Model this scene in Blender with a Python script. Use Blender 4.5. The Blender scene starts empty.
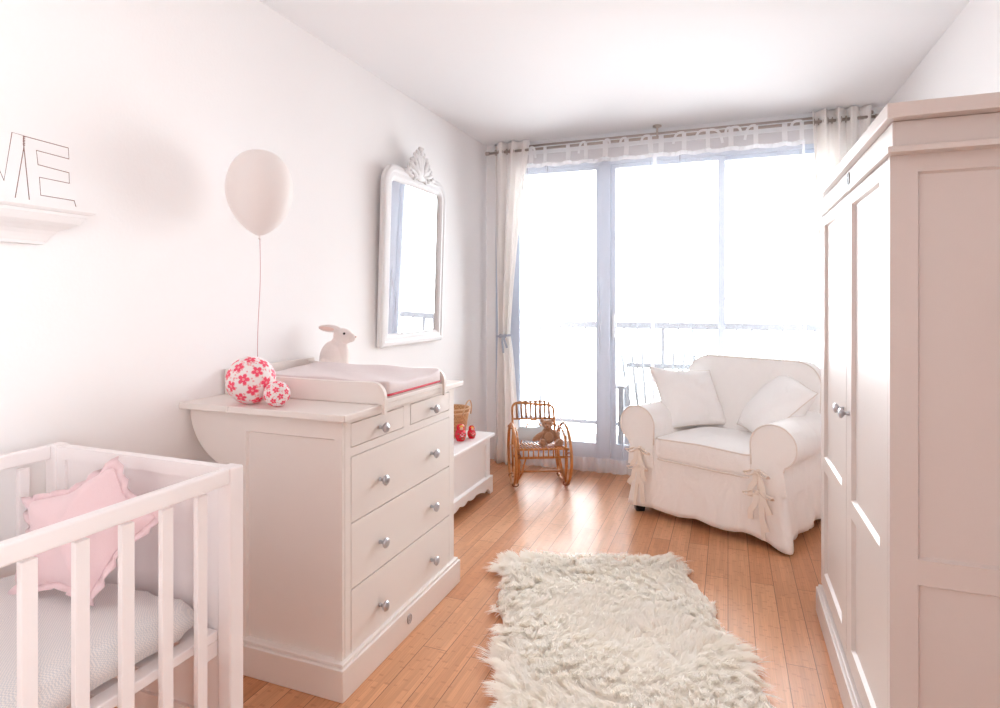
import bpy, bmesh, math, random
import numpy as np
from mathutils import Vector, Matrix
PI = math.pi
sc = bpy.context.scene
COL = sc.collection
random.seed(7)

# ------------------------------------------------------------------ camera
TH = 0.36593
cam_d = bpy.data.cameras.new('camera')
cam = bpy.data.objects.new('camera', cam_d)
COL.objects.link(cam)
cam.location = (0, 0, 1.25)
cam.rotation_euler = (PI/2, 0, TH)
cam_d.sensor_width = 36
cam_d.lens = 0.595*36
cam_d.shift_y = -0.052
cam_d.clip_start = 0.02
sc.camera = cam
# ------------------------------------------------------------------ world, light, exposure
w = bpy.data.worlds.new('world'); sc.world = w; w.use_nodes = True
bg = w.node_tree.nodes['Background']
bg.inputs[0].default_value = (0.96, 0.98, 1.0, 1)
bg.inputs[1].default_value = 7.0
pl = bpy.data.lights.new('window_daylight', 'AREA')
pl.shape = 'RECTANGLE'; pl.size = 2.55; pl.size_y = 2.3
po = bpy.data.objects.new('window_daylight', pl); COL.objects.link(po)
po.location = (-0.43, 4.62, 1.25); po.rotation_euler = (-PI/2, 0, 0)
pl.cycles.is_portal = True
pl2 = bpy.data.lights.new('added_window_fill', 'AREA'); pl2.shape = 'RECTANGLE'; pl2.size = 1.75; pl2.size_y = 1.55  # sky portal for the added window that brightens the front of the room
po2 = bpy.data.objects.new('added_window_fill', pl2); COL.objects.link(po2)
po2.location = (1.06, -1.10, 1.35); po2.rotation_euler = (0, PI/2, 0)
pl2.cycles.is_portal = True
sc.view_settings.view_transform = 'Standard'
sc.view_settings.look = 'None'
sc.view_settings.gamma = 1
sc.view_settings.use_curve_mapping = False
sc.view_settings.exposure = 1.16
cy = sc.cycles
cy.use_denoising = True
cy.max_bounces = 26; cy.diffuse_bounces = 22; cy.glossy_bounces = 4
cy.transmission_bounces = 8; cy.transparent_max_bounces = 24
cy.caustics_reflective = False; cy.caustics_refractive = False
cy.sample_clamp_indirect = 8

# ------------------------------------------------------------------ materials
def newmat(name):
    m = bpy.data.materials.new(name); m.use_nodes = True
    nt = m.node_tree
    return m, nt, nt.nodes['Principled BSDF'], nt.nodes['Material Output']
def pm(name, col, rough=0.5, bump=0.0, bscale=200, metal=0.0, vary=0.0, vscale=6, sheen=0, spec=0.5, sub=0):
    m, nt, b, out = newmat(name)
    b.inputs['Base Color'].default_value = (*col, 1)
    b.inputs['Roughness'].default_value = rough
    b.inputs['Metallic'].default_value = metal
    b.inputs['Specular IOR Level'].default_value = spec
    if sheen: b.inputs['Sheen Weight'].default_value = sheen
    tc = nt.nodes.new('ShaderNodeTexCoord')
    if bump:
        n = nt.nodes.new('ShaderNodeTexNoise'); n.inputs['Scale'].default_value = bscale; n.inputs['Detail'].default_value = 3
        nt.links.new(tc.outputs['Object'], n.inputs['Vector'])
        bp = nt.nodes.new('ShaderNodeBump'); bp.inputs['Strength'].default_value = bump; bp.inputs['Distance'].default_value = 0.01
        nt.links.new(n.outputs['Fac'], bp.inputs['Height']); nt.links.new(bp.outputs['Normal'], b.inputs['Normal'])
    if vary:
        n = nt.nodes.new('ShaderNodeTexNoise'); n.inputs['Scale'].default_value = vscale; n.inputs['Detail'].default_value = 4
        nt.links.new(tc.outputs['Object'], n.inputs['Vector'])
        mx = nt.nodes.new('ShaderNodeMix'); mx.data_type = 'RGBA'
        mx.inputs['A'].default_value = (*[c*(1-vary) for c in col], 1)
        mx.inputs['B'].default_value = (*[min(1, c*(1+vary)) for c in col], 1)
        nt.links.new(n.outputs['Fac'], mx.inputs['Factor']); nt.links.new(mx.outputs['Result'], b.inputs['Base Color'])
    return m
def clothmat(name, col, transp, transl, rough=0.9, stripe=0):
    """thin woven cloth: part see-through, part glowing with light from behind, part diffuse"""
    m, nt, b, out = newmat(name)
    b.inputs['Base Color'].default_value = (*col, 1); b.inputs['Roughness'].default_value = rough
    b.inputs['Specular IOR Level'].default_value = 0.1
    tl = nt.nodes.new('ShaderNodeBsdfTranslucent'); tl.inputs[0].default_value = (*col, 1)
    tr = nt.nodes.new('ShaderNodeBsdfTransparent')
    m1 = nt.nodes.new('ShaderNodeMixShader'); m1.inputs[0].default_value = transl
    m2 = nt.nodes.new('ShaderNodeMixShader'); m2.inputs[0].default_value = transp
    nt.links.new(b.outputs[0], m1.inputs[1]); nt.links.new(tl.outputs[0], m1.inputs[2])
    nt.links.new(m1.outputs[0], m2.inputs[1]); nt.links.new(tr.outputs[0], m2.inputs[2])
    nt.links.new(m2.outputs[0], out.inputs[0])
    if stripe:   # uneven weave
        tc = nt.nodes.new('ShaderNodeTexCoord'); mp = nt.nodes.new('ShaderNodeMapping')
        mp.inputs['Scale'].default_value = (26, 1, 1.2)
        n = nt.nodes.new('ShaderNodeTexNoise'); n.inputs['Scale'].default_value = 1; n.inputs['Detail'].default_value = 2
        r = nt.nodes.new('ShaderNodeMapRange'); r.inputs[1].default_value = 0.3; r.inputs[2].default_value = 0.7
        r.inputs[3].default_value = transp-stripe; r.inputs[4].default_value = transp+stripe
        nt.links.new(tc.outputs['Object'], mp.inputs[0]); nt.links.new(mp.outputs[0], n.inputs['Vector'])
        nt.links.new(n.outputs['Fac'], r.inputs[0]); nt.links.new(r.outputs[0], m2.inputs[0])
    return m

M_wall = pm('wall_paint', (0.86, 0.85, 0.85), 0.75, bump=0.04, bscale=90)
M_ceil = pm('ceiling_paint', (0.83, 0.835, 0.85), 0.8, bump=0.03, bscale=70)
M_furn = pm('cream_lacquer', (0.82, 0.775, 0.74), 0.38, bump=0.02, bscale=60)
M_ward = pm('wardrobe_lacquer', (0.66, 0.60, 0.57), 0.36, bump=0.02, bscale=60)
M_white = pm('white_lacquer', (0.86, 0.85, 0.85), 0.4, bump=0.02, bscale=60)
M_crib = pm('crib_lacquer', (0.85, 0.805, 0.80), 0.42, bump=0.02, bscale=50)
M_chrome = pm('brushed_metal', (0.55, 0.56, 0.6), 0.28, metal=1.0, bump=0.01)
M_rod = pm('satin_nickel', (0.50, 0.43, 0.39), 0.35, metal=0.8, bump=0.01)
M_frame = pm('blue_grey_frame', (0.50, 0.55, 0.65), 0.5, bump=0.02)
M_framew = pm('white_frame', (0.80, 0.82, 0.87), 0.5, bump=0.02)
M_lintel = pm('grey_blind_box', (0.68, 0.66, 0.67), 0.6, bump=0.02)
M_slip = pm('cotton_slipcover', (0.925, 0.91, 0.895), 0.9, bump=0.25, bscale=350, sheen=0.2, spec=0.15)
def wrinkle(m, scale, dist, strength):
    nt = m.node_tree; b = nt.nodes['Principled BSDF']; old = b.inputs['Normal'].links[0].from_socket
    tc = nt.nodes.new('ShaderNodeTexCoord'); n = nt.nodes.new('ShaderNodeTexNoise'); n.inputs['Scale'].default_value = scale
    n.inputs['Detail'].default_value = 2; n.inputs['Distortion'].default_value = 1.5
    mp = nt.nodes.new('ShaderNodeMapping'); mp.inputs['Scale'].default_value = (1.6, 1.6, 0.7); mp.inputs['Rotation'].default_value = (0, 0.5, 0)
    nt.links.new(tc.outputs['Object'], mp.inputs[0]); nt.links.new(mp.outputs[0], n.inputs['Vector'])
    bp = nt.nodes.new('ShaderNodeBump'); bp.inputs['Strength'].default_value = strength; bp.inputs['Distance'].default_value = dist
    nt.links.new(n.outputs['Fac'], bp.inputs['Height']); nt.links.new(old, bp.inputs['Normal']); nt.links.new(bp.outputs['Normal'], b.inputs['Normal'])
wrinkle(M_slip, 5.0, 0.03, 0.30)
M_slip2 = pm('cotton_cushion', (0.94, 0.93, 0.92), 0.9, bump=0.3, bscale=320, sheen=0.2, spec=0.15)
wrinkle(M_slip2, 6.0, 0.03, 0.28)
M_slippipe = pm('cotton_piping', (0.82, 0.76, 0.71), 0.9, bump=0.2, bscale=300, spec=0.1)
M_bow = pm('cotton_tie', (0.88, 0.81, 0.74), 0.9, bump=0.3, bscale=300, spec=0.1)
M_black = pm('black_wood', (0.02, 0.018, 0.02), 0.4, bump=0.02)
M_pink = pm('pink_linen', (0.80, 0.60, 0.62), 0.95, bump=0.2, bscale=400, vary=0.04, sheen=0.3, spec=0.1)
M_rattan = pm('varnished_rattan', (0.52, 0.21, 0.06), 0.32, bump=0.15, bscale=60, vary=0.3, vscale=30)
M_rattan_c = pm('back_cane_rattan', (0.34, 0.15, 0.06), 0.4, bump=0.2, bscale=60, vary=0.3, vscale=30)
M_rattan_d = pm('rattan_binding', (0.30, 0.10, 0.03), 0.4, bump=0.3, bscale=300, vary=0.3, vscale=60)
M_teddy = pm('teddy_plush', (0.52, 0.27, 0.15), 0.95, bump=1.0, bscale=220, vary=0.15, vscale=40, sheen=0.5, spec=0.1)
M_teddy_l = pm('teddy_plush_light', (0.62, 0.36, 0.22), 0.95, bump=1.0, bscale=220, sheen=0.5, spec=0.1)
M_greycush = pm('grey_cotton', (0.62, 0.66, 0.68), 0.9, bump=0.3, bscale=200, vary=0.08)
M_rabbit = pm('flocked_rabbit', (0.84, 0.76, 0.73), 0.95, bump=0.25, bscale=500, sheen=0.4, spec=0.1)
M_rabbit_ear = pm('flocked_ear_lining', (0.82, 0.60, 0.54), 0.95, bump=0.2, bscale=500, spec=0.1)
M_eye = pm('black_bead', (0.01, 0.01, 0.015), 0.15, bump=0.005)

M_string = pm('pink_string', (0.62, 0.34, 0.36), 0.8, bump=0.2)
M_wire = pm('copper_wire', (0.25, 0.13, 0.11), 0.45, metal=0.5, bump=0.1)
M_ballw = pm('white_paper', (0.86, 0.80, 0.80), 0.7, bump=0.1, bscale=120)
M_ballr = pm('red_blossom_print', (0.88, 0.08, 0.16), 0.6, bump=0.1, bscale=120)
M_ballp = pm('pink_blossom_print', (0.86, 0.38, 0.40), 0.6, bump=0.1, bscale=120)
M_pad = pm('changing_pad_cloth', (0.74, 0.66, 0.66), 0.6, bump=0.1, bscale=60)
M_red = pm('red_piping', (0.55, 0.01, 0.04), 0.6, bump=0.1)
M_sheet = None
M_doll = pm('red_lacquer', (0.68, 0.01, 0.03), 0.25, bump=0.01)
M_dollface = pm('doll_face_paint', (0.85, 0.55, 0.42), 0.4, bump=0.01)
M_dollhair = pm('yellow_paint', (0.85, 0.45, 0.04), 0.4, bump=0.01)
M_dollgreen = pm('green_paint', (0.03, 0.16, 0.05), 0.4, bump=0.01)
M_dollwhite = pm('pale_pink_paint', (0.85, 0.55, 0.60), 0.4, bump=0.01)
M_basket_h = pm('basket_handle_cane', (0.72, 0.48, 0.30), 0.7, bump=0.4, bscale=200, vary=0.15, vscale=50)
M_balc = pm('balcony_concrete', (0.20, 0.20, 0.205), 0.85, bump=0.2, bscale=40, vary=0.06)
M_rail = pm('balcony_paint', (0.105, 0.105, 0.115), 0.5, bump=0.02)
M_gard = pm('grey_garden_paint', (0.19, 0.195, 0.205), 0.5, bump=0.03)
M_drape = clothmat('cream_drape_cloth', (0.94, 0.925, 0.91), 0.0, 0.30)
M_balloon = clothmat('balloon_rubber', (0.90, 0.865, 0.85), 0.0, 0.35, rough=0.4)
M_sheer = clothmat('white_voile', (0.93, 0.94, 0.97), 0.76, 0.13, stripe=0.03)
M_hem = clothmat('voile_hem', (0.92, 0.92, 0.94), 0.45, 0.25)
M_tie = clothmat('voile_tie', (0.93, 0.93, 0.94), 0.08, 0.3)
M_greytie = pm('blue_grey_ribbon', (0.42, 0.46, 0.55), 0.7, bump=0.1)
M_mirror = pm('mirror_silver', (0.95, 0.95, 0.95), 0.01, metal=1.0)
M_mframe = pm('mirror_frame_paint', (0.76, 0.755, 0.76), 0.5, bump=0.15, bscale=60)

def glassmat():
    m, nt, b, out = newmat('window_glass')
    nt.nodes.remove(b)
    tr = nt.nodes.new('ShaderNodeBsdfTransparent'); tr.inputs[0].default_value = (0.97, 0.985, 0.99, 1)
    gl = nt.nodes.new('ShaderNodeBsdfGlossy'); gl.inputs['Roughness'].default_value = 0.01
    fr = nt.nodes.new('ShaderNodeFresnel'); fr.inputs[0].default_value = 1.45
    mx = nt.nodes.new('ShaderNodeMixShader')
    nt.links.new(fr.outputs[0], mx.inputs[0]); nt.links.new(tr.outputs[0], mx.inputs[1]); nt.links.new(gl.outputs[0], mx.inputs[2])
    nt.links.new(mx.outputs[0], out.inputs[0])
    return m
M_glass = glassmat()

def floormat():
    m, nt, b, out = newmat('bamboo_floor')
    L = nt.links.new; N = nt.nodes.new
    tc = N('ShaderNodeTexCoord')
    mp = N('ShaderNodeMapping'); mp.inputs['Rotation'].default_value = (0, 0, PI/2)
    L(tc.outputs['Object'], mp.inputs[0])
    def brick(wd, ht, mort, off, c1, c2, cm):
        k = N('ShaderNodeTexBrick'); L(mp.outputs[0], k.inputs['Vector'])
        k.inputs['Scale'].default_value = 1; k.inputs['Brick Width'].default_value = wd; k.inputs['Row Height'].default_value = ht
        k.inputs['Mortar Size'].default_value = mort; k.offset = off; k.inputs['Mortar Smooth'].default_value = 0.2
        k.inputs['Bias'].default_value = 0
        k.inputs['Color1'].default_value = (*c1, 1); k.inputs['Color2'].default_value = (*c2, 1); k.inputs['Mortar'].default_value = (*cm, 1)
        return k
    A = brick(0.96, 0.094, 0.0012, 0.37, (0.60, 0.275, 0.135), (0.74, 0.39, 0.215), (0.20, 0.08, 0.035))
    B = brick(0.31, 0.0188, 0.0004, 0.43, (0.80, 0.80, 0.78), (1.0, 1.0, 1.0), (0.72, 0.66, 0.6))
    mx = N('ShaderNodeMix'); mx.data_type = 'RGBA'; mx.blend_type = 'MULTIPLY'; mx.inputs['Factor'].default_value = 0.75
    L(A.outputs['Color'], mx.inputs['A']); L(B.outputs['Color'], mx.inputs['B'])
    # fibre streaks
    mp2 = N('ShaderNodeMapping'); mp2.inputs['Scale'].default_value = (260, 5, 1); L(tc.outputs['Object'], mp2.inputs[0])
    n1 = N('ShaderNodeTexNoise'); n1.inputs['Scale'].default_value = 1; n1.inputs['Detail'].default_value = 3; L(mp2.outputs[0], n1.inputs['Vector'])
    r1 = N('ShaderNodeMapRange'); r1.inputs[1].default_value = 0.3; r1.inputs[2].default_value = 0.75; r1.inputs[3].default_value = 0.86; r1.inputs[4].default_value = 1.08
    L(n1.outputs['Fac'], r1.inputs[0])
    mx2 = N('ShaderNodeMix'); mx2.data_type = 'RGBA'; mx2.blend_type = 'MULTIPLY'; mx2.inputs['Factor'].default_value = 1
    L(mx.outputs['Result'], mx2.inputs['A']); L(r1.outputs[0], mx2.inputs['B'])
    # bamboo nodes: short dark bars across the strips
    mp3 = N('ShaderNodeMapping'); mp3.inputs['Scale'].default_value = (42, 11, 1); L(tc.outputs['Object'], mp3.inputs[0])
    v = N('ShaderNodeTexVoronoi'); v.inputs['Scale'].default_value = 1; v.distance = 'CHEBYCHEV'; L(mp3.outputs[0], v.inputs['Vector'])
    sx = N('ShaderNodeSeparateXYZ')
    sb = N('ShaderNodeVectorMath'); sb.operation = 'SUBTRACT'; L(mp3.outputs[0], sb.inputs[0]); L(v.outputs['Position'], sb.inputs[1])
    L(sb.outputs[0], sx.inputs[0])
    ay = N('ShaderNodeMath'); ay.operation = 'ABSOLUTE'; L(sx.outputs[1], ay.inputs[0])
    ax = N('ShaderNodeMath'); ax.operation = 'ABSOLUTE'; L(sx.outputs[0], ax.inputs[0])
    ry = N('ShaderNodeMapRange'); ry.inputs[1].default_value = 0.03; ry.inputs[2].default_value = 0.06; ry.inputs[3].default_value = 1; ry.inputs[4].default_value = 0; L(ay.outputs[0], ry.inputs[0])
    rx = N('ShaderNodeMapRange'); rx.inputs[1].default_value = 0.34; rx.inputs[2].default_value = 0.42; rx.inputs[3].default_value = 1; rx.inputs[4].default_value = 0; L(ax.outputs[0], rx.inputs[0])
    mu = N('ShaderNodeMath'); mu.operation = 'MULTIPLY'; L(ry.outputs[0], mu.inputs[0]); L(rx.outputs[0], mu.inputs[1])
    mu2 = N('ShaderNodeMath'); mu2.operation = 'MULTIPLY'; L(mu.outputs[0], mu2.inputs[0]); mu2.inputs[1].default_value = 0.32
    mx3 = N('ShaderNodeMix'); mx3.data_type = 'RGBA'; mx3.inputs['B'].default_value = (0.34, 0.13, 0.06, 1)
    L(mu2.outputs[0], mx3.inputs['Factor']); L(mx2.outputs['Result'], mx3.inputs['A'])
    L(mx3.outputs['Result'], b.inputs['Base Color'])
    b.inputs['Roughness'].default_value = 0.30
    b.inputs['Specular IOR Level'].default_value = 0.27
    n4 = N('ShaderNodeTexNoise'); n4.inputs['Scale'].default_value = 9; L(tc.outputs['Object'], n4.inputs['Vector'])
    bp = N('ShaderNodeBump'); bp.inputs['Strength'].default_value = 0.05; bp.inputs['Distance'].default_value = 0.02
    L(n4.outputs['Fac'], bp.inputs['Height'])
    bp2 = N('ShaderNodeBump'); bp2.inputs['Strength'].default_value = 0.4; bp2.inputs['Distance'].default_value = 0.001; bp2.invert = True
    L(A.outputs['Fac'], bp2.inputs['Height']); L(bp.outputs['Normal'], bp2.inputs['Normal'])
    L(bp2.outputs['Normal'], b.inputs['Normal'])
    return m
M_floor = floormat()

def wovenmat(name, c1, c2, scale, axes=(1, 1, 1)):
    m, nt, b, out = newmat(name)
    L = nt.links.new; N = nt.nodes.new
    tc = N('ShaderNodeTexCoord'); mp = N('ShaderNodeMapping'); mp.inputs['Scale'].default_value = axes
    L(tc.outputs['Object'], mp.inputs[0])
    ck = N('ShaderNodeTexChecker'); ck.inputs['Scale'].default_value = scale
    ck.inputs['Color1'].default_value = (*c1, 1); ck.inputs['Color2'].default_value = (*c2, 1)
    L(mp.outputs[0], ck.inputs['Vector']); L(ck.outputs['Color'], b.inputs['Base Color'])
    b.inputs['Roughness'].default_value = 0.85; b.inputs['Specular IOR Level'].default_value = 0.15
    bp = N('ShaderNodeBump'); bp.inputs['Strength'].default_value = 0.3; bp.inputs['Distance'].default_value = 0.002
    L(ck.outputs['Fac'], bp.inputs['Height']); L(bp.outputs['Normal'], b.inputs['Normal'])
    return m
M_basket = wovenmat('woven_seagrass', (0.66, 0.40, 0.21), (0.50, 0.27, 0.13), 90)
M_sheet = wovenmat('gingham_sheet', (0.76, 0.72, 0.69), (0.60, 0.60, 0.62), 330)
M_sheettop = pm('plain_sheet', (0.74, 0.69, 0.655), 0.9, bump=0.3, bscale=200, vary=0.04)

def furmat(name, col):
    m, nt, b, out = newmat(name)
    N = nt.nodes.new; L = nt.links.new
    d = N('ShaderNodeBsdfDiffuse'); d.inputs[0].default_value = (*col, 1)
    t = N('ShaderNodeBsdfTranslucent'); t.inputs[0].default_value = (*col, 1)
    tc = N('ShaderNodeTexCoord'); n = N('ShaderNodeTexNoise'); n.inputs['Scale'].default_value = 14
    L(tc.outputs['Object'], n.inputs['Vector'])
    mx = N('ShaderNodeMix'); mx.data_type = 'RGBA'; mx.inputs['A'].default_value = (col[0], col[1]*0.985, col[2]*0.95, 1); mx.inputs['B'].default_value = (*col, 1)
    L(n.outputs['Fac'], mx.inputs['Factor']); L(mx.outputs['Result'], d.inputs[0]); L(mx.outputs['Result'], t.inputs[0])
    s = N('ShaderNodeMixShader'); s.inputs[0].default_value = 0.45
    L(d.outputs[0], s.inputs[1]); L(t.outputs[0], s.inputs[2]); L(s.outputs[0], out.inputs[0])
    nt.nodes.remove(b)
    return m
M_fur = furmat('long_white_fur', (0.995, 0.985, 0.965))

# ------------------------------------------------------------------ helpers
def thing(name, label, cat, loc=(0, 0, 0), rotz=0, group=None):
    o = bpy.data.objects.new(name, None); COL.objects.link(o)
    o.empty_display_size = 0.05
    o.location = loc; o.rotation_euler = (0, 0, rotz)
    tag(o, label, cat, group)
    return o
def tag(o, label, cat, group=None):
    o['label'] = label; o['category'] = cat
    if group: o['group'] = group
    return o
def mk(name, bm, mat, parent=None, smooth=False, bevel=0, off=None, mats=None, solid=0, remesh=0, subsurf=0):
    """link a bmesh as ONE mesh object; off moves world-space geometry into the thing's own space"""
    if off is not None:
        bmesh.ops.translate(bm, verts=bm.verts[:], vec=-Vector(off))
    bmesh.ops.recalc_face_normals(bm, faces=bm.faces[:])
    me = bpy.data.meshes.new(name); bm.to_mesh(me); bm.free()
    for mm in (mats or [mat]): me.materials.append(mm)
    if smooth:
        me.polygons.foreach_set('use_smooth', [True]*len(me.polygons))
    o = bpy.data.objects.new(name, me); COL.objects.link(o)
    if parent is not None: o.parent = parent
    if solid:
        s = o.modifiers.new('s', 'SOLIDIFY'); s.thickness = solid; s.offset = 0
    if bevel:
        b = o.modifiers.new('b', 'BEVEL'); b.width = bevel; b.segments = 2; b.limit_method = 'ANGLE'; b.angle_limit = 0.7
    if remesh:
        r = o.modifiers.new('r', 'REMESH'); r.mode = 'VOXEL'; r.voxel_size = remesh; r.use_smooth_shade = True
        s = o.modifiers.new('sm', 'SMOOTH'); s.iterations = 6; s.factor = 0.6
    if subsurf:
        s = o.modifiers.new('ss', 'SUBSURF'); s.levels = s.render_levels = subsurf
    return o
def B(): return bmesh.new()
def struct(o): o['kind'] = 'structure'; return o
IDM = lambda a, b, d: (a, b, d)
def boxm(bm, f, a0, a1, b0, b1, d0, d1):
    v = [bm.verts.new(f(a, b, d)) for d in (d0, d1) for b in (b0, b1) for a in (a0, a1)]
    for q in ((0, 1, 3, 2), (4, 6, 7, 5), (0, 4, 5, 1), (2, 3, 7, 6), (0, 2, 6, 4), (1, 5, 7, 3)):
        bm.faces.new([v[i] for i in q])
def box(bm, x0, x1, y0, y1, z0, z1): boxm(bm, IDM, x0, x1, y0, y1, z0, z1)
def frames(pts, closed):
    pts = [Vector(p) for p in pts]; n = len(pts); T = []
    for i in range(n):
        if closed: t = pts[(i+1) % n]-pts[i-1]
        else: t = pts[min(i+1, n-1)]-pts[max(i-1, 0)]
        T.append(t.normalized() if t.length > 1e-9 else Vector((0, 0, 1)))
    return pts, T
def sweep(bm, pts, rx, ry=None, up=None, closed=False, seg=8, rect=False, taper=None):
    """tube or ribbon along pts; rx across (side), ry along 'up' reference normal"""
    ry = rx if ry is None else ry
    pts, T = frames(pts, closed); n = len(pts)
    ref = Vector(up) if up is not None else None
    rings = []; prev = None
    for i in range(n):
        t = T[i]
        if ref is not None:
            nrm = ref - t*ref.dot(t)
            if nrm.length < 1e-4: nrm = prev or t.orthogonal()
        elif prev is None:
            nrm = t.orthogonal()
        else:
            nrm = prev - t*prev.dot(t)
            if nrm.length < 1e-6: nrm = t.orthogonal()
        nrm.normalize(); prev = nrm
        side = t.cross(nrm).normalized()
        k = taper(i/max(1, n-1)) if taper else 1
        if rect: offs = [(-1, -1), (1, -1), (1, 1), (-1, 1)]
        else: offs = [(math.cos(2*PI*j/seg), math.sin(2*PI*j/seg)) for j in range(seg)]
        rings.append([bm.verts.new(pts[i]+side*(a*rx*k)+nrm*(b*ry*k)) for a, b in offs])
    m = len(rings[0])
    for i in range(n if closed else n-1):
        r0, r1 = rings[i], rings[(i+1) % n]
        for j in range(m): bm.faces.new((r0[j], r0[(j+1) % m], r1[(j+1) % m], r1[j]))
    if not closed:
        bm.faces.new(rings[0][::-1]); bm.faces.new(rings[-1])
def cyl(bm, p0, p1, r, seg=12): sweep(bm, [p0, p1], r, seg=seg)
def lathe(bm, prof, seg=24, f=None):
    """prof: (radius, height) list; f maps (x,y,h) to 3D"""
    f = f or (lambda x, y, h: (x, y, h))
    rings = []
    for r, h in prof:
        if r < 1e-6: rings.append([bm.verts.new(f(0, 0, h))])
        else: rings.append([bm.verts.new(f(r*math.cos(2*PI*j/seg), r*math.sin(2*PI*j/seg), h)) for j in range(seg)])
    for a, b in zip(rings, rings[1:]):
        for j in range(seg):
            k = (j+1) % seg
            if len(a) == 1 and len(b) == 1: continue
            if len(a) == 1: bm.faces.new((a[0], b[j], b[k]))
            elif len(b) == 1: bm.faces.new((a[j], a[k], b[0]))
            else: bm.faces.new((a[j], a[k], b[k], b[j]))
    if len(rings[0]) > 1: bm.faces.new(rings[0][::-1])
    if len(rings[-1]) > 1: bm.faces.new(rings[-1])
def surf(bm, nu, nv, fn, closed_u=False):
    g = [[bm.verts.new(fn(i/(nu if closed_u else nu-1), j/(nv-1))) for i in range(nu)] for j in range(nv)]
    for j in range(nv-1):
        for i in range(nu if closed_u else nu-1):
            k = (i+1) % nu
            bm.faces.new((g[j][i], g[j][k], g[j+1][k], g[j+1][i]))
    return g
def ell(bm, c, r, rot=None, seg=20, rings=12):
    m = Matrix.Translation(Vector(c))
    if rot is not None: m = m @ rot
    m = m @ Matrix.Diagonal((r[0], r[1], r[2], 1))
    bmesh.ops.create_uvsphere(bm, u_segments=seg, v_segments=rings, radius=1, matrix=m)
def rrect(x0, x1, y0, y1, r, n=6):
    """rounded rectangle; r = radius or (bl, br, tr, tl)"""
    if not isinstance(r, (tuple, list)): r = (r,)*4
    out = []
    for (cx, cy, a0, rr) in ((x0+r[0], y0+r[0], PI, r[0]), (x1-r[1], y0+r[1], 1.5*PI, r[1]), (x1-r[2], y1-r[2], 0, r[2]), (x0+r[3], y1-r[3], PI/2, r[3])):
        for k in range(n+1):
            a = a0+PI/2*k/n
            out.append((cx+rr*math.cos(a), cy+rr*math.sin(a)))
    return out
def densify(pts, d):
    out = []
    n = len(pts)
    for i in range(n):
        a, b = pts[i], pts[(i+1) % n]
        k = max(1, int(math.hypot(b[0]-a[0], b[1]-a[1])/d))
        for j in range(k): out.append((a[0]+(b[0]-a[0])*j/k, a[1]+(b[1]-a[1])*j/k))
    return out
def padded(bm, outline, edge, crown, f, p=2.0, q=0.6, rings=9, bulge=0.0, wr=None, crown_b=None, ctr=None):
    """stuffed shape: 2D outline, edge half-thickness, crown height; f maps (a,b,h) to 3D"""
    n = len(outline)
    cx, cy = ctr or (sum(a for a, b in outline)/n, sum(b for a, b in outline)/n)
    crown_b = crown if crown_b is None else crown_b
    S = [math.sin(PI/2*k/rings) for k in range(1, rings+1)]
    def P(a, b, h): return f(a, b, h + (wr(a, b, h) if wr else 0))
    def ring(s, sign, c):
        h = edge + c*(max(0, 1-s**p))**q
        return [bm.verts.new(P(cx+(a-cx)*s, cy+(b-cy)*s, sign*h)) for a, b in outline]
    top = [ring(s, 1, crown) for s in S]
    mid = []
    if edge > 0.004:
        for k in (-1, 0, 1) if bulge else ():
            sb = 1+bulge*(1-abs(k)*0.3)
            mid.append([bm.verts.new(P(cx+(a-cx)*sb, cy+(b-cy)*sb, -k*edge*0.55)) for a, b in outline])
    bot = [ring(s, -1, crown_b) for s in S[::-1]]
    allr = top+mid+bot
    for r0, r1 in zip(allr, allr[1:]):
        for j in range(n): bm.faces.new((r0[j], r0[(j+1) % n], r1[(j+1) % n], r1[j]))
    c0 = bm.verts.new(P(cx, cy, edge+crown)); c1 = bm.verts.new(P(cx, cy, -edge-crown_b))
    for j in range(n):
        bm.faces.new((c0, top[0][(j+1) % n], top[0][j])); bm.faces.new((c1, bot[-1][j], bot[-1][(j+1) % n]))
def framed(bm, f, a0, a1, b0, b1, stile_a0, stile_a1, rails, t, rec):
    """frame-and-panel leaf as one welded skin: rails = list of (b_lo,b_hi) solid bands; d=0 is the front face"""
    A = [a0, a0+stile_a0, a1-stile_a1, a1]
    Bs = sorted(set([b0, b1]+[q for r_ in rails for q in r_]))
    ops = [(r0[1], r1[0]) for r0, r1 in zip(rails, rails[1:])]
    def quad(*p): bm.faces.new([bm.verts.new(f(*q)) for q in p])
    n0 = len(bm.verts)
    for i in range(3):
        for lo, hi in zip(Bs, Bs[1:]):
            if i == 1 and any(o0 <= lo and hi <= o1 for o0, o1 in ops):
                continue
            quad((A[i], lo, 0), (A[i+1], lo, 0), (A[i+1], hi, 0), (A[i], hi, 0))
    for o0, o1 in ops:
        l, r_ = A[1], A[2]
        e = rec*0.5
        c0 = [(l, o0), (r_, o0), (r_, o1), (l, o1)]; c1 = [(l+e, o0+e), (r_-e, o0+e), (r_-e, o1-e), (l+e, o1-e)]
        for k in range(4):
            k2 = (k+1) % 4; quad((*c0[k], 0), (*c0[k2], 0), (*c1[k2], -rec), (*c1[k], -rec))
        quad(*[(*q, -rec) for q in c1])
    o4 = [(a0, b0), (a1, b0), (a1, b1), (a0, b1)]
    for k in range(4):
        k2 = (k+1) % 4; quad((*o4[k], 0), (*o4[k2], 0), (*o4[k2], -t), (*o4[k], -t))
    quad(*[(*q, -t) for q in o4])
    bmesh.ops.remove_doubles(bm, verts=bm.verts[:], dist=1e-5)
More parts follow.
